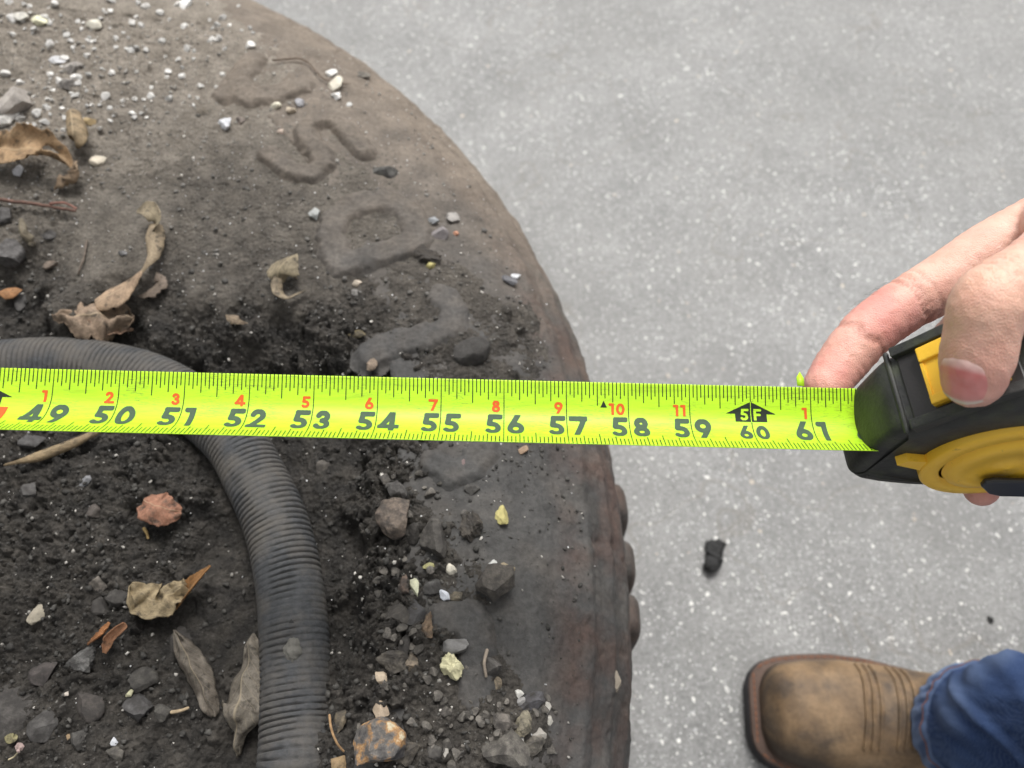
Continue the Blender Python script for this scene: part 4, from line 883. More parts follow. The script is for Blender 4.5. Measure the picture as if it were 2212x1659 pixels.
# ------------------------------------------------------------------ tape measure
INCH = .0254; BW = .03175
EA = np.array([-.1808, .1572, .4795]); EB = np.array([.1236, .1582, .4632])     # far edge of the blade at 49 and 61 inches
def blade_sec():
    wv = np.linspace(0, BW, 129); sl = np.interp(wv, [0, .0095, .0245, BW], [R_(31), R_(29), R_(-30), R_(-34)])
    y = np.r_[0, np.cumsum(-np.cos(sl[:-1]) * np.diff(wv))]; z = np.r_[0, np.cumsum(-np.sin(sl[:-1]) * np.diff(wv))]
    return wv, y, z, sl
_w, _y, _z, _sl = blade_sec()
def blade_pt(s, w_, lift=0.0):
    """s in inches, w_ from the far edge in metres -> world"""
    s = np.asarray(s, float); w_ = np.asarray(w_, float)
    t_ = (s - 49) / 12
    sag = -.0012 * (1 - ((s - 55) / 7) ** 2) * 0
    far = np.clip(46 - s, 0, None)                       # towards the far side the blade levels and comes down to the tyre
    x = EA[0] + (EB[0] - EA[0]) * t_; y0 = EA[1] + (EB[1] - EA[1]) * t_; z0 = EA[2] + (EB[2] - EA[2]) * t_
    z0 = z0 - .000172 * far ** 2
    sl = np.interp(w_, _w, _sl)
    dy = np.interp(w_, _w, _y) - lift * np.sin(sl); dzz = np.interp(w_, _w, _z) + lift * np.cos(sl)
    tw = np.radians(np.interp(s, [40, 49, 61], [11, 9, 3.5]))      # slight twist along the blade
    return np.stack([x + 0 * w_, y0 + dy * np.cos(tw) + dzz * np.sin(tw), z0 - dy * np.sin(tw) + dzz * np.cos(tw)], -1)
tape = empty('tape_measure', (.1425, .143, .437))
tag(tape, 'yellow and black tape measure with its bright yellow-green blade pulled across the tyre', 'tape measure')
S0, S1 = 10.6, 62.3
ss = np.r_[np.arange(S0, 46, .5), np.arange(46, S1 + .01, .1)]
wv = np.linspace(0, BW, 49); SM, WM = np.meshgrid(ss, wv, indexing='ij')
Vb = blade_pt(SM, WM).reshape(-1, 3)
blade = mesh_np('blade', Vb, grid_faces(len(ss), len(wv))[:, ::-1], BLADE, tape)
md = blade.modifiers.new('steel', 'SOLIDIFY'); md.thickness = .0003; md.offset = 1 if False else -1
hk = blade_pt(S0, BW / 2)
bmh = bmesh.new(); bmesh.ops.create_cube(bmh, size=1)
for v in bmh.verts: v.co = Vector((v.co.x * .0016, v.co.y * .022, v.co.z * .026))
bmesh.ops.bevel(bmh, geom=bmh.edges[:], offset=.0006, segments=2, affect='EDGES')
meh = bpy.data.meshes.new('hook'); bmh.to_mesh(meh); bmh.free(); o = link(meh, 'end_hook', CLIPM, blade); o.location = tuple(hk + np.array([-.001, 0, -.012])); 
# print: marching squares on a signed field, mapped on the curved blade
def march(Fv, xs, ys):
    P, Fc, key = [], [], {}
    def vid(k, p):
        if k not in key: key[k] = len(P); P.append(p)
        return key[k]
    nx, ny = Fv.shape
    I, J = np.where(np.maximum.reduce([Fv[:-1, :-1], Fv[1:, :-1], Fv[:-1, 1:], Fv[1:, 1:]]) > 0)
    for i, j in zip(I.tolist(), J.tolist()):
        cs = [(i, j), (i + 1, j), (i + 1, j + 1), (i, j + 1)]; poly = []
        for a in range(4):
            (i0, j0), (i1, j1) = cs[a], cs[(a + 1) % 4]; f0, f1 = Fv[i0, j0], Fv[i1, j1]
            if f0 > 0: poly.append(vid((i0, j0), (xs[i0], ys[j0])))
            if (f0 > 0) != (f1 > 0):
                t_ = f0 / (f0 - f1); k = (min((i0, j0), (i1, j1)), max((i0, j0), (i1, j1)))
                poly.append(vid(k, (xs[i0] + (xs[i1] - xs[i0]) * t_, ys[j0] + (ys[j1] - ys[j0]) * t_)))
        if len(poly) > 2: Fc.append(poly)
    return np.array(P), Fc
def arc(cx, cy, rx, ry, a0, a1, n=22):
    a = np.radians(np.linspace(a0, a1, n)); return [(cx + rx * math.cos(t), cy + ry * math.sin(t)) for t in a]
GL = {
 '0': ([arc(.37, .5, .255, .395, 0, 360, 40)], .74), '1': ([[(.33, -.2), (.33, 1.2)], [(.33, .90), (.10, .90)]], .50),
 '2': ([arc(.33, .70, .205, .195, 165, -38) + [(.12, .10)], [(.06, .10), (.70, .10)]], .72),
 '3': ([arc(.32, .72, .185, .175, 165, -90), arc(.32, .305, .22, .20, 90, -165)], .66),
 '4': ([[(.53, -.2), (.53, 1.2)], [(.50, .94), (.10, .30)], [(.02, .28), (.76, .28)]], .78),
 '5': ([[(.20, .90), (.62, .90)], [(.215, .90), (.16, .56)], [(.16, .555)] + arc(.30, .325, .24, .22, 95, -140)], .66),
 '6': ([arc(.36, .325, .245, .222, 0, 360, 36), [(.15, .46), (.52, 1.12)]], .72),
 '7': ([[(.02, .90), (.66, .90)], [(.60, .90), (.16, -.2)]], .68),
 '8': ([arc(.36, .735, .185, .165, 0, 360, 34), arc(.36, .30, .235, .195, 0, 360, 34)], .72),
 '9': ([arc(.36, .675, .245, .222, 0, 360, 36), [(.57, .54), (.20, -.12)]], .72),
 'F': ([[(.16, -.2), (.16, 1.2)], [(.16, .90), (.60, .90)], [(.16, .50), (.54, .50)]], .60)}
def glyph_field(ch, X, Y, hw=.118):
    lines, wd = GL[ch]; D = np.full(X.shape, 9.)
    for ln in lines:
        for (ax, ay), (bx, by) in zip(ln[:-1], ln[1:]):
            dx, dy = bx - ax, by - ay; t_ = np.clip(((X - ax) * dx + (Y - ay) * dy) / (dx * dx + dy * dy + 1e-12), 0, 1)
            D = np.minimum(D, np.hypot(X - ax - t_ * dx, Y - ay - t_ * dy))
    return np.minimum(np.minimum(hw - D, Y), 1 - Y)
GC = {}
def glyph_poly(ch, n=34):
    if (ch, n) not in GC:
        wd = GL[ch][1]; xs = np.linspace(-.06, wd + .06, int(n * (wd + .12)) + 2); ys = np.linspace(-.04, 1.04, n + 3)
        X, Y = np.meshgrid(xs, ys, indexing='ij'); GC[ch, n] = march(glyph_field(ch, X, Y), xs, ys)
    return GC[ch, n]
def stamp(parts, mat, name, lift=.00012):
    """parts: list of (P[n,2] as (s inches, w metres), faces)"""
    Vs, Fs, o_ = [], [], 0
    for P, Fc in parts:
        Vs.append(blade_pt(P[:, 0], P[:, 1], lift)); Fs += [[i + o_ for i in f][::-1] for f in Fc]; o_ += len(P)
    V = np.vstack(Vs)
    o = mesh_np(name, V, Fs, mat, blade)
    return o
def text_parts(txt, s_left, w_top, h, gap=.10, sx=1.0, n=34):
    out = []; s = s_left
    for ch in txt:
        P, Fc = glyph_poly(ch, n); Q = np.stack([s + P[:, 0] * h * sx / INCH, w_top + (1 - P[:, 1]) * h], 1); out.append((Q, Fc)); s += (GL[ch][1] + gap) * h * sx / INCH
    return out
def twidth(txt, h, gap=.10, sx=1.0): return (sum(GL[c_][1] + gap for c_ in txt) - gap) * h * sx / INCH
H1 = .0102
for n_ in range(47, 63):
    a, b = str(n_)
    h = H1; wt_ = .0143; sx_ = .92
    if n_ == 60: h, wt_, sx_ = .0076, .0168, .95
    if n_ == 48: continue
    gl_ = .045 if n_ != 60 else .03
    pa = text_parts(a, n_ - gl_ - twidth(a, h, sx=sx_), wt_, h, sx=sx_); pb = text_parts(b, n_ + gl_ + .01, wt_, h, sx=sx_)
    stamp(pa if n_ == 62 else pa + pb, INK_G, 'numeral')
    r_ = n_ - 48
    if r_ != 12 and n_ < 62:
        t_ = str(r_ if 0 < r_ < 12 else (r_ % 12))
        stamp(text_parts(t_, n_ - .06 - twidth(t_, .0048, .12), .0085, .0048, .12, n=26), INK_R, 'small_numeral')
def polypart(pts): return (np.array(pts, float), [list(range(len(pts)))])
def foot_arrow(n_, txt, box):
    hwid = .415; top = .0066; mid = .0116; bot = .0150
    # house arrow split by the inch line and by its reversed characters: built on a field
    xs = np.linspace(-hwid - .02, hwid + .02, 150); ys = np.linspace(top - .0003, bot + .0003, 90)
    X, Y = np.meshgrid(xs, ys, indexing='ij'); k = .03
    tri = np.minimum((Y - top) / (mid - top) * hwid - np.abs(X), (mid - Y) / .03)
    body_ = np.minimum(.26 - np.abs(X), np.minimum((Y - mid + .0002) / .03, (bot - Y) / .03))
    f = np.maximum(tri, body_); f = np.minimum(f, np.abs(X) - .007)
    hh = .0050; y0 = .0094
    for ch, xo in ((txt[0], -.045 - GL[txt[0]][1] * hh / INCH), (txt[1], .035)):
        f = np.minimum(f, -glyph_field(ch, (X - xo) * INCH / hh, 1 - (Y - y0) / hh, .115) * .18)
    P, Fc = march(f, xs, ys); P[:, 0] += n_
    stamp([(P, Fc)], INK_K, 'foot_arrow', .00014)
    if box: stamp([polypart([(n_ - .30, .0158), (n_ + .30, .0158), (n_ + .30, .0235), (n_ - .30, .0235)])] if False else
                  [(np.array([(n_ - .40 + .08 * i, .0158 + .0011 * j) for i in range(11) for j in range(8)]), [[i * 8 + j, (i + 1) * 8 + j, (i + 1) * 8 + j + 1, i * 8 + j + 1] for i in range(10) for j in range(7)])], INK_R, 'stud_mark_panel')
foot_arrow(60, '5F', False); foot_arrow(48, '4F', True)
stamp(text_parts('48', 48 - .25, .0165, .0064), INK_K, 'numeral', .0002)
stamp([(np.array([(57.6, .0075), (57.6 + .055, .0103), (57.6 - .055, .0103)]), [[0, 1, 2]])], INK_K, 'stud_triangle')
# graduations
tk = []
def tick(s, w0, w1, hw_):
    ws = np.linspace(w0, w1, max(2, int((w1 - w0) / .0012) + 2)); P = np.array([(s + sg * hw_, w_) for w_ in ws for sg in (-1, 1)])
    tk.append((P, [[2 * i, 2 * i + 1, 2 * i + 3, 2 * i + 2] for i in range(len(ws) - 1)]))
for q in range(46 * 16, int(61.9 * 16)):
    s = q / 16; m16 = q % 16
    if m16 == 0:
        if s == 48 or s == 60: tick(s, 0, .0064, .0070); tick(s, .0152, BW, .0070)
        else: tick(s, 0, BW, .0070)
        continue
    lt = .0096 if m16 == 8 else .0081 if m16 % 4 == 0 else .0066 if m16 % 2 == 0 else .0053
    lb = .0082 if m16 == 8 else .0066 if m16 % 4 == 0 else .0050
    tick(s, 0, lt, .0080); tick(s, BW - lb, BW, .0080)
tag(stamp(tk, INK_T, 'graduation_scale', .0001), kind='stuff')

# case -----------------------------------------------------------------
CXO, CZO, CYC = .1425, .447, .1445
PROF = [(0, -.008), (-.0008, .004), (-.0002, .018), (.0012, .030), (.0035, .0355), (.0062, .0375), (.0120, .0445), (.0185, .0535), (.026, .0625), (.036, .0700), (.048, .0735), (.062, .0715), (.074, .062),
        (.081, .046), (.083, .026), (.080, .006), (.073, -.006), (.060, -.0125), (.045, -.0135), (.028, -.0125), (.012, -.0115), (.004, -.0105)]
pf = catmull([(a, b, 0) for a, b in PROF + PROF[:1]], 5)[:-1, :2]
def halfw(x): return np.interp(x, [-.01, 0, .004, .012, .025, .05, .09], [.0155, .0158, .0172, .0185, .0195, .0200, .0195])
cen2 = pf.mean(0); Tn = np.roll(pf, -1, 0) - np.roll(pf, 1, 0); Tn /= np.linalg.norm(Tn, axis=1)[:, None]; Nn = np.stack([-Tn[:, 1], Tn[:, 0]], 1)
if ((pf - cen2) * Nn).sum() < 0: Nn = -Nn
_q = [(1, .0068), (.992, .0052), (.97, .0036), (.93, .0022), (.87, .0011), (.79, .0004), (.68, .0001), (.45, 0)]
qv = [(-a, b) for a, b in _q] + [(0, 0)] + _q[::-1]
rows = []
for q, ins in qv:
    p2 = pf - Nn * ins; hw_ = halfw(pf[:, 0]) * q
    rows.append(np.stack([CXO + p2[:, 0], CYC + hw_, CZO + p2[:, 1]], 1))
Vc = np.stack(rows); nq, npf = len(rows), len(pf)
# recess around the lock: push the sloping front in between the side rails
xx = Vc[..., 0] - CXO; zz_ = Vc[..., 2] - CZO; qq = np.array([q for q, _ in qv])[:, None]
Fcs = grid_faces(nq, npf, True).tolist(); Fcs += [list(range(npf)), [(nq - 1) * npf + i for i in range(npf)][::-1]]
case = mesh_np('case_shell', Vc.reshape(-1, 3), Fcs, CASE, tape); case.data.polygons[-1].use_smooth = False; case.data.polygons[-2].use_smooth = False
def slope_patch(name, t0, t1, q0, q1, lift, mat, parent, thick=.0016, nu=10, nv=8, rnd_c=.0):
    """plate lying on the sloping front: t along the profile (distance from the ridge), q across"""
    base = catmull([(a, b, 0) for a, b in PROF[5:12]], 10)[:, :2]; L_ = np.r_[0, np.cumsum(np.linalg.norm(np.diff(base, axis=0), axis=1))]
    out = []
    tt = np.linspace(t0, t1, nu); qs = np.linspace(q0, q1, nv); V = []
    for side in (0, 1):
        for t_ in tt:
            x = np.interp(t_, L_, base[:, 0]); z = np.interp(t_, L_, base[:, 1]); i = min(np.searchsorted(L_, t_), len(L_) - 2); d = base[i + 1] - base[i]; d /= np.linalg.norm(d); n2 = np.array([-d[1], d[0]])
            for q in qs:
                e = min(abs(q - q0), abs(q - q1), 9) ; lf = lift + (thick if side else -.002)
                V.append((CXO + x + n2[0] * lf, CYC + q, CZO + z + n2[1] * lf))
    n1 = nu * nv; Fc = grid_faces(nu, nv).tolist(); Fq = [f[::-1] for f in Fc] + [[i + n1 for i in f] for f in Fc]
    bd = [i * nv for i in range(nu)] + [(nu - 1) * nv + j for j in range(1, nv)] + [i * nv + nv - 1 for i in range(nu - 2, -1, -1)] + [j for j in range(nv - 2, 0, -1)]
    Fq += [[bd[k], bd[(k + 1) % len(bd)], bd[(k + 1) % len(bd)] + n1, bd[k] + n1] for k in range(len(bd))]
    o = mesh_np(name, np.array(V), Fq, mat, parent, smooth=False)
    bv = o.modifiers.new('edge', 'BEVEL'); bv.width = .0005; bv.segments = 2; bv.limit_method = 'ANGLE'; bv.angle_limit = R_(50)
    return o
# rails of the recess, dark floor, yellow lock
slope_patch('lock_recess', .0015, .040, -.0138, .0138, .0000, PLASTIC, tape, .0006)
for q0, q1 in ((.0136, .0176), (-.0176, -.0136)): slope_patch('recess_rail', .0005, .044, q0, q1, .0, CASE, tape, .0034)
lock = slope_patch('lock_button', .0102, .036, -.0118, .0124, .0006, YEL, tape, .0022)
lk = lambda *a, **k: slope_patch(*a, **k)
o = lk('lock_step', .0104, .030, .0062, .0122, .0027, YEL, lock, thick=.0016)
o = lk('lock_step', .0104, .030, -.0116, -.0080, .0027, YEL, lock, thick=.0016)
o = lk('lock_lip', .0103, .0116, -.0078, .0060, .0027, YEL, lock, thick=.0008)
# front lip band
Vf, Ff = tube_np(np.array([(CXO + .0046, CYC - .0168, CZO + .0362), (CXO + .0046, CYC, CZO + .0362), (CXO + .0046, CYC + .0168, CZO + .0362)]), .0011, 12)
mesh_np('front_ridge', Vf, Ff, CASE, tape)
# round yellow side panel with steps, turned about Y
def lathe_y(name, cx, cz, y0, prof_, mat, parent, n=72):
    an_ = np.linspace(0, 2 * math.pi, n, endpoint=False)
    V = np.array([[(cx + r * math.cos(a), y0 - d, cz + r * math.sin(a)) for a in an_] for r, d in prof_])
    Fq = grid_faces(len(prof_), n, True).tolist(); Fq.append([(len(prof_) - 1) * n + i for i in range(n)])
    o = mesh_np(name, V.reshape(-1, 3), Fq, mat, parent); return o
YS = CYC - .0196
disc = lathe_y('side_panel', .1925, .4640, YS, [(.0305, -.003), (.0305, .0012), (.0298, .0020), (.0240, .0024), (.0232, .0012), (.0222, .0012), (.0214, .0030), (.0150, .0042), (.0144, .0034), (.0001, .0040)], YEL, tape)
# tongue of the yellow panel towards the mouth, along the lower front
tq = np.array([on_y(*p, YS - .0012)[:] for p in [(1938,1005),(1962,996),(2000,998),(2040,1000),(2070,1020),(2090,1046),(2040,1033),(1985,1015)]])
tb = tq + np.array([0, .005, 0]); nT = len(tq)
o = mesh_np('side_panel_tongue', np.vstack([tq, tb]), [list(range(nT)), [i + nT for i in range(nT)][::-1]] + [[i, i + nT, (i + 1) % nT + nT, (i + 1) % nT] for i in range(nT)], YEL, tape, smooth=False)
# belt clip
cl = np.array([on_y(*p, YS - .0075)[:] for p in [(2119,1052),(2128,1043),(2150,1040),(2300,1044),(2300,1076),(2160,1073),(2136,1068)]]); nC = len(cl); cb = cl + np.array([0, .0022, 0])
o = mesh_np('belt_clip', np.vstack([cl, cb]), [list(range(nC)), [i + nC for i in range(nC)][::-1]] + [[i, i + nC, (i + 1) % nC + nC, (i + 1) % nC] for i in range(nC)], CLIPM, tape, smooth=False)
bv = o.modifiers.new('edge', 'BEVEL'); bv.width = .0008; bv.segments = 3
# little green tab at the blade edge by the fingertip
tabp = [on_z(*p, .4585) for p in [(1722,833),(1720,815),(1727,803),(1736,818),(1737,834)]]
o = mesh_np('torn_blade_edge', np.array([p[:] for p in tabp]), [list(range(5))], BLADE, blade)
md = o.modifiers.new('steel', 'SOLIDIFY'); md.thickness = .0003

# ------------------------------------------------------------------ person: hand, trouser leg, boot
person = empty('person', (.30, .02, 0))
tag(person, 'person holding the tape measure, wearing a brown square-toed leather boot and blue jeans', 'person')
def jz(px, py, z): return np.array(on_z(px, py, z)[:])
def chain(pts, radii, n=9, k=22, sy=1.0):
    Q = catmull([np.r_[p, r] for p, r in zip(pts, radii)], n); return tube_np(Q[:, :3], Q[:, 3], k, True, sy)
IDX = [jz(1782,836,.4475), jz(1818,784,.4490), jz(1876,716,.4535), jz(1950,661,.4575), jz(2034,612,.4620), jz(2140,541,.4690), jz(2252,487,.4750)]
IR = [.0096, .0110, .0120, .0124, .0132, .0136, .0150]
THB = [jz(2103,815,.5135), jz(2110,775,.5190), jz(2122,715,.5265), jz(2140,655,.5330), jz(2205,610,.5340), jz(2290,560,.5300)]
TRd = [.0105, .0117, .0117, .0124, .0120, .0150]
imcp = IDX[-1]; tmcp = THB[-1]
wrist = np.array([.360, .270, .500])
MID = [jz(1972,992,.4275), np.array([.182,.160,.4255]), np.array([.196,.185,.430]), np.array([.222,.212,.444]), np.array([.258,.238,.462])]
RNG = [np.array([.204,.128,.4275]), np.array([.208,.155,.424]), np.array([.220,.182,.426]), np.array([.245,.208,.440]), np.array([.272,.232,.454])]
PNK_ = [np.array([.228,.135,.428]), np.array([.231,.158,.424]), np.array([.240,.180,.425]), np.array([.262,.204,.435]), np.array([.284,.226,.446])]
parts = [chain(IDX, IR), chain(THB, TRd), chain(MID, [.0080, .0090, .0100, .0108, .0125]), chain(RNG, [.0078, .0088, .0098, .0105, .0120]), chain(PNK_, [.0068, .0078, .0086, .0094, .0110]),
         chain([imcp, (imcp + wrist) / 2 + np.array([0, .004, 0]), wrist], [.0150, .0185, .0230]), chain([MID[-1], (MID[-1] + wrist) / 2, wrist], [.0145, .0180, .0230]),
         chain([PNK_[-1], (PNK_[-1] + wrist) / 2, wrist - np.array([0, .004, .006])], [.0135, .0175, .0220]),
         chain([tmcp, np.array([.285,.228,.520]), wrist], [.0150, .0195, .0235]), chain([imcp, tmcp + np.array([.02,.02,0])], [.0130, .0130]),
         chain([imcp, MID[-1], RNG[-1], PNK_[-1]], [.0140, .0135, .0125, .0115]),
         chain([wrist, np.array([.46,.31,.515]), np.array([.62,.36,.54])], [.0255, .030, .038])]
Vh_, Fh_ = join_np(parts)
tmp = mesh_np('tmp_hand', Vh_, Fh_, SKIN); md = tmp.modifiers.new('r', 'REMESH'); md.mode = 'VOXEL'; md.voxel_size = .0012
md = tmp.modifiers.new('s', 'SMOOTH'); md.factor = .5; md.iterations = 9
dg = bpy.context.evaluated_depsgraph_get(); hm = bpy.data.meshes.new_from_object(tmp.evaluated_get(dg)); bpy.data.objects.remove(tmp)
hm.name = 'hand'; hm.materials.clear(); co = np.zeros(len(hm.vertices) * 3); hm.vertices.foreach_get('co', co); co = co.reshape(-1, 3)
no = np.zeros(len(hm.vertices) * 3); hm.vertices.foreach_get('normal', no); no = no.reshape(-1, 3)
def along(P, pts):       # arclength of nearest point on a polyline, distance
    A = resample(catmull(pts, 12), .001)[0]; s = np.arange(len(A)) * .001
    best = np.full(len(P), 9.); sb = np.zeros(len(P))
    for i in range(len(A)):
        d = np.linalg.norm(P - A[i], axis=1); k = d < best; best[k] = d[k]; sb[k] = s[i]
    return sb, best
si, di = along(co, IDX); sthm, dth = along(co, THB)
crease = np.zeros(len(co)); disp = np.zeros(len(co))
wob = .0012 * fbm(co[:, 1] * 90 + co[:, 2] * 60, co[:, 0] * 90, 2, 81)
for c0, amp, wd in ((.027, 1, .0007), (.0285, .7, .0006), (.0255, .6, .0006), (.055, 1, .0008), (.0575, .8, .0007), (.0595, .6, .0006), (.064, .6, .0008), (.046, .35, .0006), (.015, .3, .0005)):
    g_ = amp * np.exp(-((si + wob * 1.6 - c0) / wd) ** 2) * (di < .019) * (di < dth); crease += g_; disp -= .0008 * g_
for c0, amp, wd in ((.030, .8, .0007), (.0325, 1, .0008), (.0350, .8, .0007), (.028, .5, .0006), (.048, .5, .0008)):
    g_ = amp * np.exp(-((sthm + wob * 2 - c0) / wd) ** 2) * (dth < .018) * (dth < di); crease += g_ * .7; disp -= .0007 * g_
disp += .00022 * fbm(co[:, 0] * 320 + co[:, 2] * 210, co[:, 1] * 320, 3, 83)
# flatten of the thumb pad on the lock, swelling of the thumb knuckle
disp += .0007 * np.exp(-((sthm - .034) / .008) ** 2) * (dth < .02) * (no[:, 2] > 0)
co2 = co + no * disp[:, None]; hm.vertices.foreach_set('co', co2.ravel().astype(np.float32)); hm.update()
hand = link(hm, 'hand', SKIN, person)
def setattr_f(o, n_, v): o.data.attributes.new(n_, 'FLOAT', 'POINT').data.foreach_set('value', np.clip(v, 0, 1).astype(np.float32))
setattr_f(hand, 'crease', crease)
pink = np.exp(-((si - .040) / .016) ** 2) * (di < dth) + .75 * np.exp(-((si - .004) / .012) ** 2) * (di < dth) + .35 * np.exp(-(sthm / .012) ** 2) * (dth < di) + .30 * fbm(co[:, 0] * 90, co[:, 1] * 90, 2, 85)
setattr_f(hand, 'pink', pink); setattr_f(hand, 'tan', 1.0 * np.exp(-((sthm - .028) / .012) ** 2) * (dth < di))
# thumb nail, laid on the thumb's own surface
bvh = BVHTree.FromPolygons([tuple(v) for v in co2], [tuple(p.vertices) for p in hm.polygons])
D = Vector(THB[0] - THB[2]).normalized(); ctr = Vector(THB[0]) - D * .0012
nv_ = (Vector((0, 0, HC)) - ctr); nv_ = (nv_ - D * nv_.dot(D)).normalized(); bvv = D.cross(nv_).normalized()
if bvv.x > 0: bvv = -bvv
rot = R_(22); nrm = (nv_ * math.cos(rot) + bvv * math.sin(rot)).normalized(); sid = D.cross(nrm).normalized()
NU, NW = 25, 25; Vn, al = [], []
for i in range(NU):
    a = -1 + 2 * i / (NU - 1)
    for j in range(NW):
        b = -1 + 2 * j / (NW - 1)
        x, y = a * math.sqrt(1 - b * b / 2.15), b * math.sqrt(1 - a * a / 2.5)
        src = ctr + D * (x * .0090) + sid * (y * .0084) + nrm * .03
        h_ = bvh.ray_cast(src, -nrm)
        p = h_[0] if h_[0] else src - nrm * .02
        rim = max(abs(a), abs(b)); p = p + nrm * (.00055 * (1 - rim ** 6) - .00020 + .0002 * (a > .9))
        Vn.append(p[:]); al.append((a + 1) / 2)
nail = mesh_np('thumb_nail', np.array(Vn), grid_faces(NU, NW), NAIL, hand)
setattr_f(nail, 'along', np.array(al))
me = nail.data
if sum(p.normal.dot(nrm) for p in me.polygons) < 0: me.flip_normals()
# fine hairs on the index finger
hv = []
for k in range(26):
    t_ = rnd.uniform(.035, .058); A = resample(catmull(IDX, 12), .001)[0]; a0 = Vector(A[int(t_ * 1000)]); tdir = Vector(A[int(t_ * 1000) + 2] - A[int(t_ * 1000) - 2]).normalized()
    ud = Vector((-.6, .75, rnd.uniform(-.1, .5))); ud = (ud - tdir * ud.dot(tdir)).normalized()
    h_ = bvh.ray_cast(a0 + ud * .03, -ud)
    if not h_[0]: continue
    p0 = h_[0] - ud * .0003; p1 = p0 + ud * .0015 - tdir * .0018; p2 = p1 + ud * .0003 - tdir * rnd.uniform(.0015, .003)
    hv.append(tube_np(np.array([p0[:], p1[:], p2[:]]), [.00005, .00004, .00002], 4, False))
Vx, Fx = join_np(hv); o = mesh_np('finger_hair', Vx, Fx, HAIR, hand); tag(o, kind='stuff')

# boot: built along its own axis, toe towards the tyre
toe = np.array(on_z(1613, 1533, .012)[:])[:2]; bx = np.array(on_z(1900, 1560, .012)[:])[:2] - toe; bx /= np.linalg.norm(bx); by = np.array([-bx[1], bx[0]])
def BP(s, y, z): return np.array([toe[0] + bx[0] * s + by[0] * y, toe[1] + bx[1] * s + by[1] * y, z])
SL_S = np.array([0, .004, .012, .025, .045, .075, .105, .14, .18, .22, .26, .285, .298, .302]); SL_W = np.array([.020, .032, .041, .0465, .0505, .0535, .0525, .0470, .0405, .0385, .0390, .036, .026, .006])
def solew(s): return np.interp(s, SL_S, SL_W)
ssb = np.r_[np.linspace(0, .03, 14), np.linspace(.035, .302, 40)]
def outline(inset): 
    L_ = [(s, max(solew(s) - inset, .002)) for s in ssb]; return [(max(s, inset) if s < .1 else min(s, .302 - inset), wv_) for s, wv_ in L_] + [(max(s, inset) if s < .1 else min(s, .302 - inset), -wv_) for s, wv_ in L_[::-1]]
def slab(name, layers, mat, parent):
    rings = [np.array([BP(s, y, z) for s, y in outline(ins)]) for ins, z in layers]; n = len(rings[0]); V = np.vstack(rings)
    Fq = []
    for k in range(len(rings) - 1): Fq += [[k * n + i, k * n + (i + 1) % n, (k + 1) * n + (i + 1) % n, (k + 1) * n + i] for i in range(n)]
    Fq += [list(range(n))[::-1], [(len(rings) - 1) * n + i for i in range(n)]]
    o = mesh_np(name, V, Fq, mat, parent); bm = bmesh.new(); bm.from_mesh(o.data); bmesh.ops.recalc_face_normals(bm, faces=bm.faces); bm.to_mesh(o.data); bm.free(); return o
boot = empty('boot', (float(toe[0] + bx[0] * .15), float(toe[1] + bx[1] * .15), 0)); boot.parent = person; boot.matrix_parent_inverse = Matrix.Translation(-Vector(person.location))
bpy.context.view_layer.update()
def to_boot(o): o.parent = boot; o.matrix_parent_inverse = Matrix.Translation(-boot.matrix_world.translation); return o
to_boot(slab('sole', [(.003, .0), (.0, .003), (.0, .016), (.0015, .018)], SOLE, None))
to_boot(slab('welt', [(.0012, .0165), (.0010, .0200), (.0022, .0212)], WELT, None))
# upper: arches lofted from toe to shaft
sv = np.r_[np.linspace(.009, .04, 12), np.linspace(.046, .215, 34)]; av = np.linspace(0, math.pi, 41); Vu = []
for s in sv:
    wd = solew(s) - np.interp(s, [0, .02, .1, .2], [.0065, .0075, .0070, .004]); 
    wd *= math.sqrt(max(1 - max(0, (.024 - s) / .017) ** 2.6, .0)) if s < .024 else 1
    wd = max(wd, .012)
    ht = np.interp(s, [.009, .012, .018, .03, .05, .08, .11, .14, .165, .19, .215], [.008, .022, .034, .041, .045, .049, .057, .072, .092, .118, .150])
    e = np.interp(s, [0, .05, .12, .2], [2.9, 2.6, 2.2, 2.0])
    for a in av:
        c_, s2 = math.cos(a), math.sin(a); y = wd * math.copysign(abs(c_) ** (2 / e), c_); z = .019 + ht * abs(s2) ** (2 / e)
        # creases across the vamp
        z += .0010 * math.sin(s * 420 + 3 * math.sin(y * 60)) * math.exp(-((s - .092) / .016) ** 2) * s2
        Vu.append(BP(s, y, z))
Vu = np.array(Vu); nA = len(av)
Fu = grid_faces(len(sv), nA).tolist() + [list(range(nA))]
upper = to_boot(mesh_np('upper', Vu, Fu, LEATHER)); bm = bmesh.new(); bm.from_mesh(upper.data); bmesh.ops.recalc_face_normals(bm, faces=bm.faces); bm.to_mesh(upper.data); bm.free()
sU = np.repeat(sv, nA); aU = np.tile(av, len(sv))
sc = np.exp(-((sU - .010) / .010) ** 2) * .5 + .9 * sstep(.80, .98, np.abs(np.cos(aU))) * sstep(.10, .03, sU) + .8 * np.exp(-((sU - .030) / .022) ** 2) * sstep(.2, .9, -np.cos(aU)) + .35 * fbm(sU * 50, aU * 2, 3, 88)
setattr_f(upper, 'scuff', sc)
def up_pt(s, a, lift=0):
    i = int(np.clip(np.searchsorted(sv, s), 1, len(sv) - 1)); f = (s - sv[i - 1]) / (sv[i] - sv[i - 1]); j = a / math.pi * (nA - 1); j0 = int(min(j, nA - 2)); g_ = j - j0
    V = Vu.reshape(len(sv), nA, 3); p = (V[i-1, j0] * (1-f) + V[i, j0] * f) * (1-g_) + (V[i-1, j0+1] * (1-f) + V[i, j0+1] * f) * g_
    p = p.copy(); p[2] += lift; return p
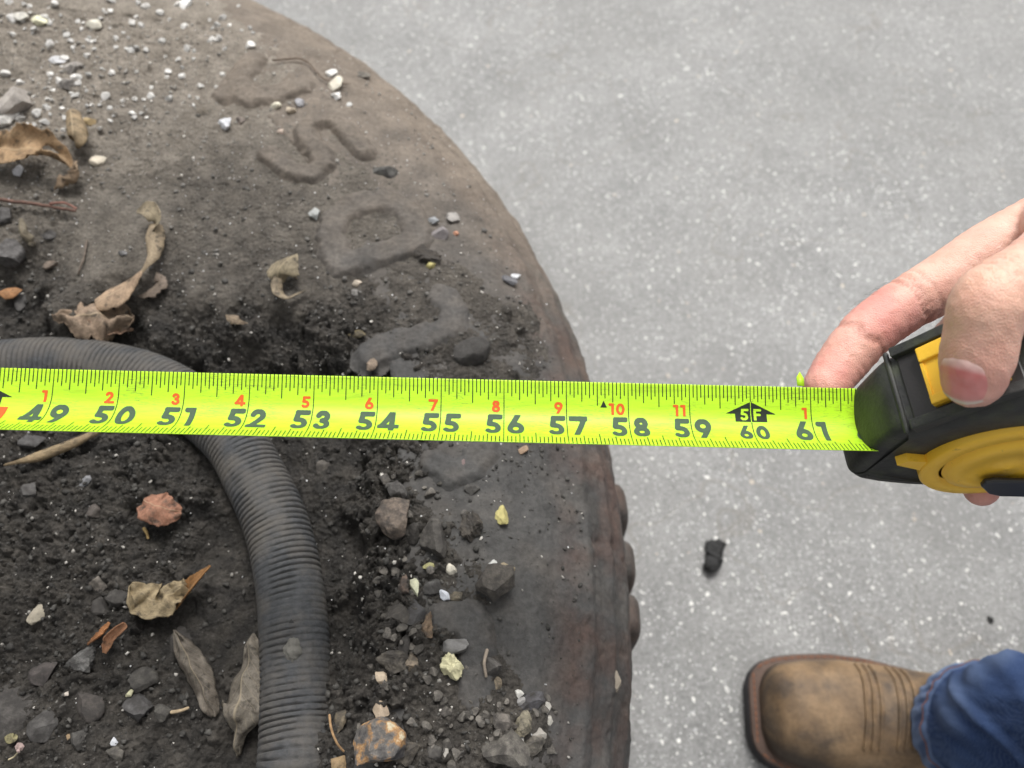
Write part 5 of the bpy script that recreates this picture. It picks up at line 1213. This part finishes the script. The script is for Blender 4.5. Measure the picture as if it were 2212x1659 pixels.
# heel and shaft, up inside the trouser leg
hcb = np.array(on_z(2150, 1580, .095)[:]); shaft = []
for z, c3, r1_, r2_ in ((.018, BP(.236, 0, 0), .058, .0345), (.040, BP(.234, 0, 0), .057, .0360), (.075, BP(.226, 0, 0), .053, .0360), (.100, hcb, .046, .0380), (.150, hcb, .043, .0400), (.240, hcb + np.array([.012, -.012, 0]), .046, .0440)):
    shaft.append([[c3[0] + bx[0] * r1_ * math.cos(a) + by[0] * r2_ * math.sin(a), c3[1] + bx[1] * r1_ * math.cos(a) + by[1] * r2_ * math.sin(a), z] for a in np.linspace(0, 2 * math.pi, 48, endpoint=False)])
sh_o = to_boot(mesh_np('shaft', np.array(shaft).reshape(-1, 3), grid_faces(6, 48, True), LEATHER))
# stitched ridges across the instep
for s in (.0815, .0870, .0925, .1055, .1110, .1165):
    A = np.array([up_pt(s + .003 * math.sin(a * 2), a, .0004) for a in np.linspace(.62, 2.15, 30)])
    to_boot(tube('stitched_ridge', A, .0017, LEATHER, None, 8))
for s in (.082, .0868, .1062, .1107):
    pass
# welt stitches
wl = [(s, sg) for sg in (1, -1) for s in np.arange(.010, .16, .0058)] 
for s, sg in wl:
    a = BP(s, sg * (solew(s) - .0036), .0212); b = BP(s + .0034, sg * (solew(s + .0034) - .0038), .0214); to_boot(tube('welt_stitch', np.array([a, (a + b) / 2 + np.array([0, 0, .0003]), b]), .00055, THREAD, None, 6))
for y in np.arange(-.026, .027, .0052): 
    a = BP(.0052, y, .0214); b = BP(.0052, y + .0034, .0214); to_boot(tube('welt_stitch', np.array([a, (a + b) / 2 + np.array([0, 0, .0003]), b]), .00055, THREAD, None, 6))

# trouser leg
hc = np.array(on_z(2150, 1580, .095)[:]); kn = np.array([hc[0] + .065, hc[1] - .075, .62])
tl = np.r_[np.linspace(0, .04, 22)[:-1], np.linspace(.04, .35, 60)[:-1], np.linspace(.35, 1, 30)]; al_ = np.linspace(0, 2 * math.pi, 260, endpoint=False); Vj = np.zeros((len(tl), len(al_), 3)); fade = np.zeros((len(tl), len(al_)))
for i, t_ in enumerate(tl):
    c_ = hc * (1 - t_) + kn * t_; zz0 = c_[2]
    r_ = np.interp(t_, [0, .01, .05, .2, 1], [.0510, .0515, .0530, .058, .080])
    h_ = zz0 - hc[2]
    q_ = fbm(np.cos(al_) * 1.1 + h_ * 3 + 5, np.sin(al_) * 1.1 + h_ * 15, 2, 95)
    fold = (.013 * (.15 - np.abs(q_)) + .004 * np.sin(al_ * 2 + h_ * 45 + .6)) * sstep(.004, .05, h_) * (1 - .75 * sstep(.12, .35, h_)) + .0009 * fbm(np.cos(al_) * 5 + h_ * 60, np.sin(al_) * 5, 3, 96)
    rr_ = r_ + fold
    if h_ < .016: rr_ = rr_ + .0012 + .0007 * np.sin(al_ * 24 + h_ * 160 + np.sin(al_ * 5) * 2)
    dz_ = .018 * (np.cos(al_ - math.pi)) * math.exp(-h_ / .05) * -1 + .003 * np.sin(al_ * 3)
    Vj[i] = np.stack([c_[0] + rr_ * np.cos(al_) * 1.06, c_[1] + rr_ * np.sin(al_) * .98, np.full(len(al_), zz0) + dz_], 1)
    fade[i] = np.exp(-((h_ - .001) / .003) ** 2) * .8 + (h_ < .014) * (.30 + .62 * sstep(.0, .7, np.sin(al_ * 24 + h_ * 160 + np.sin(al_ * 5) * 2))) + .5 * np.exp(-((h_ - .0155) / .002) ** 2) + .38 * sstep(-.001, .005, fold) + .12 * np.clip(fbm(np.cos(al_) * 3, np.sin(al_) * 3 + h_ * 30, 3, 97), 0, 1)
leg = mesh_np('jeans_leg', Vj.reshape(-1, 3), grid_faces(len(tl), len(al_), True), DENIM, person)
setattr_f(leg, 'fade', fade.ravel()); md = leg.modifiers.new('cloth', 'SOLIDIFY'); md.thickness = .0018; md.offset = 0
i_ = int(np.argmin(np.abs((hc[2] * (1 - tl) + kn[2] * tl) - hc[2] - .0145)))
A = Vj[i_] + (Vj[i_] - Vj[i_].mean(0)) * .028; o = tube('hem_stitch', np.vstack([A, A[:1]]), .00032, THREAD, leg, 6)
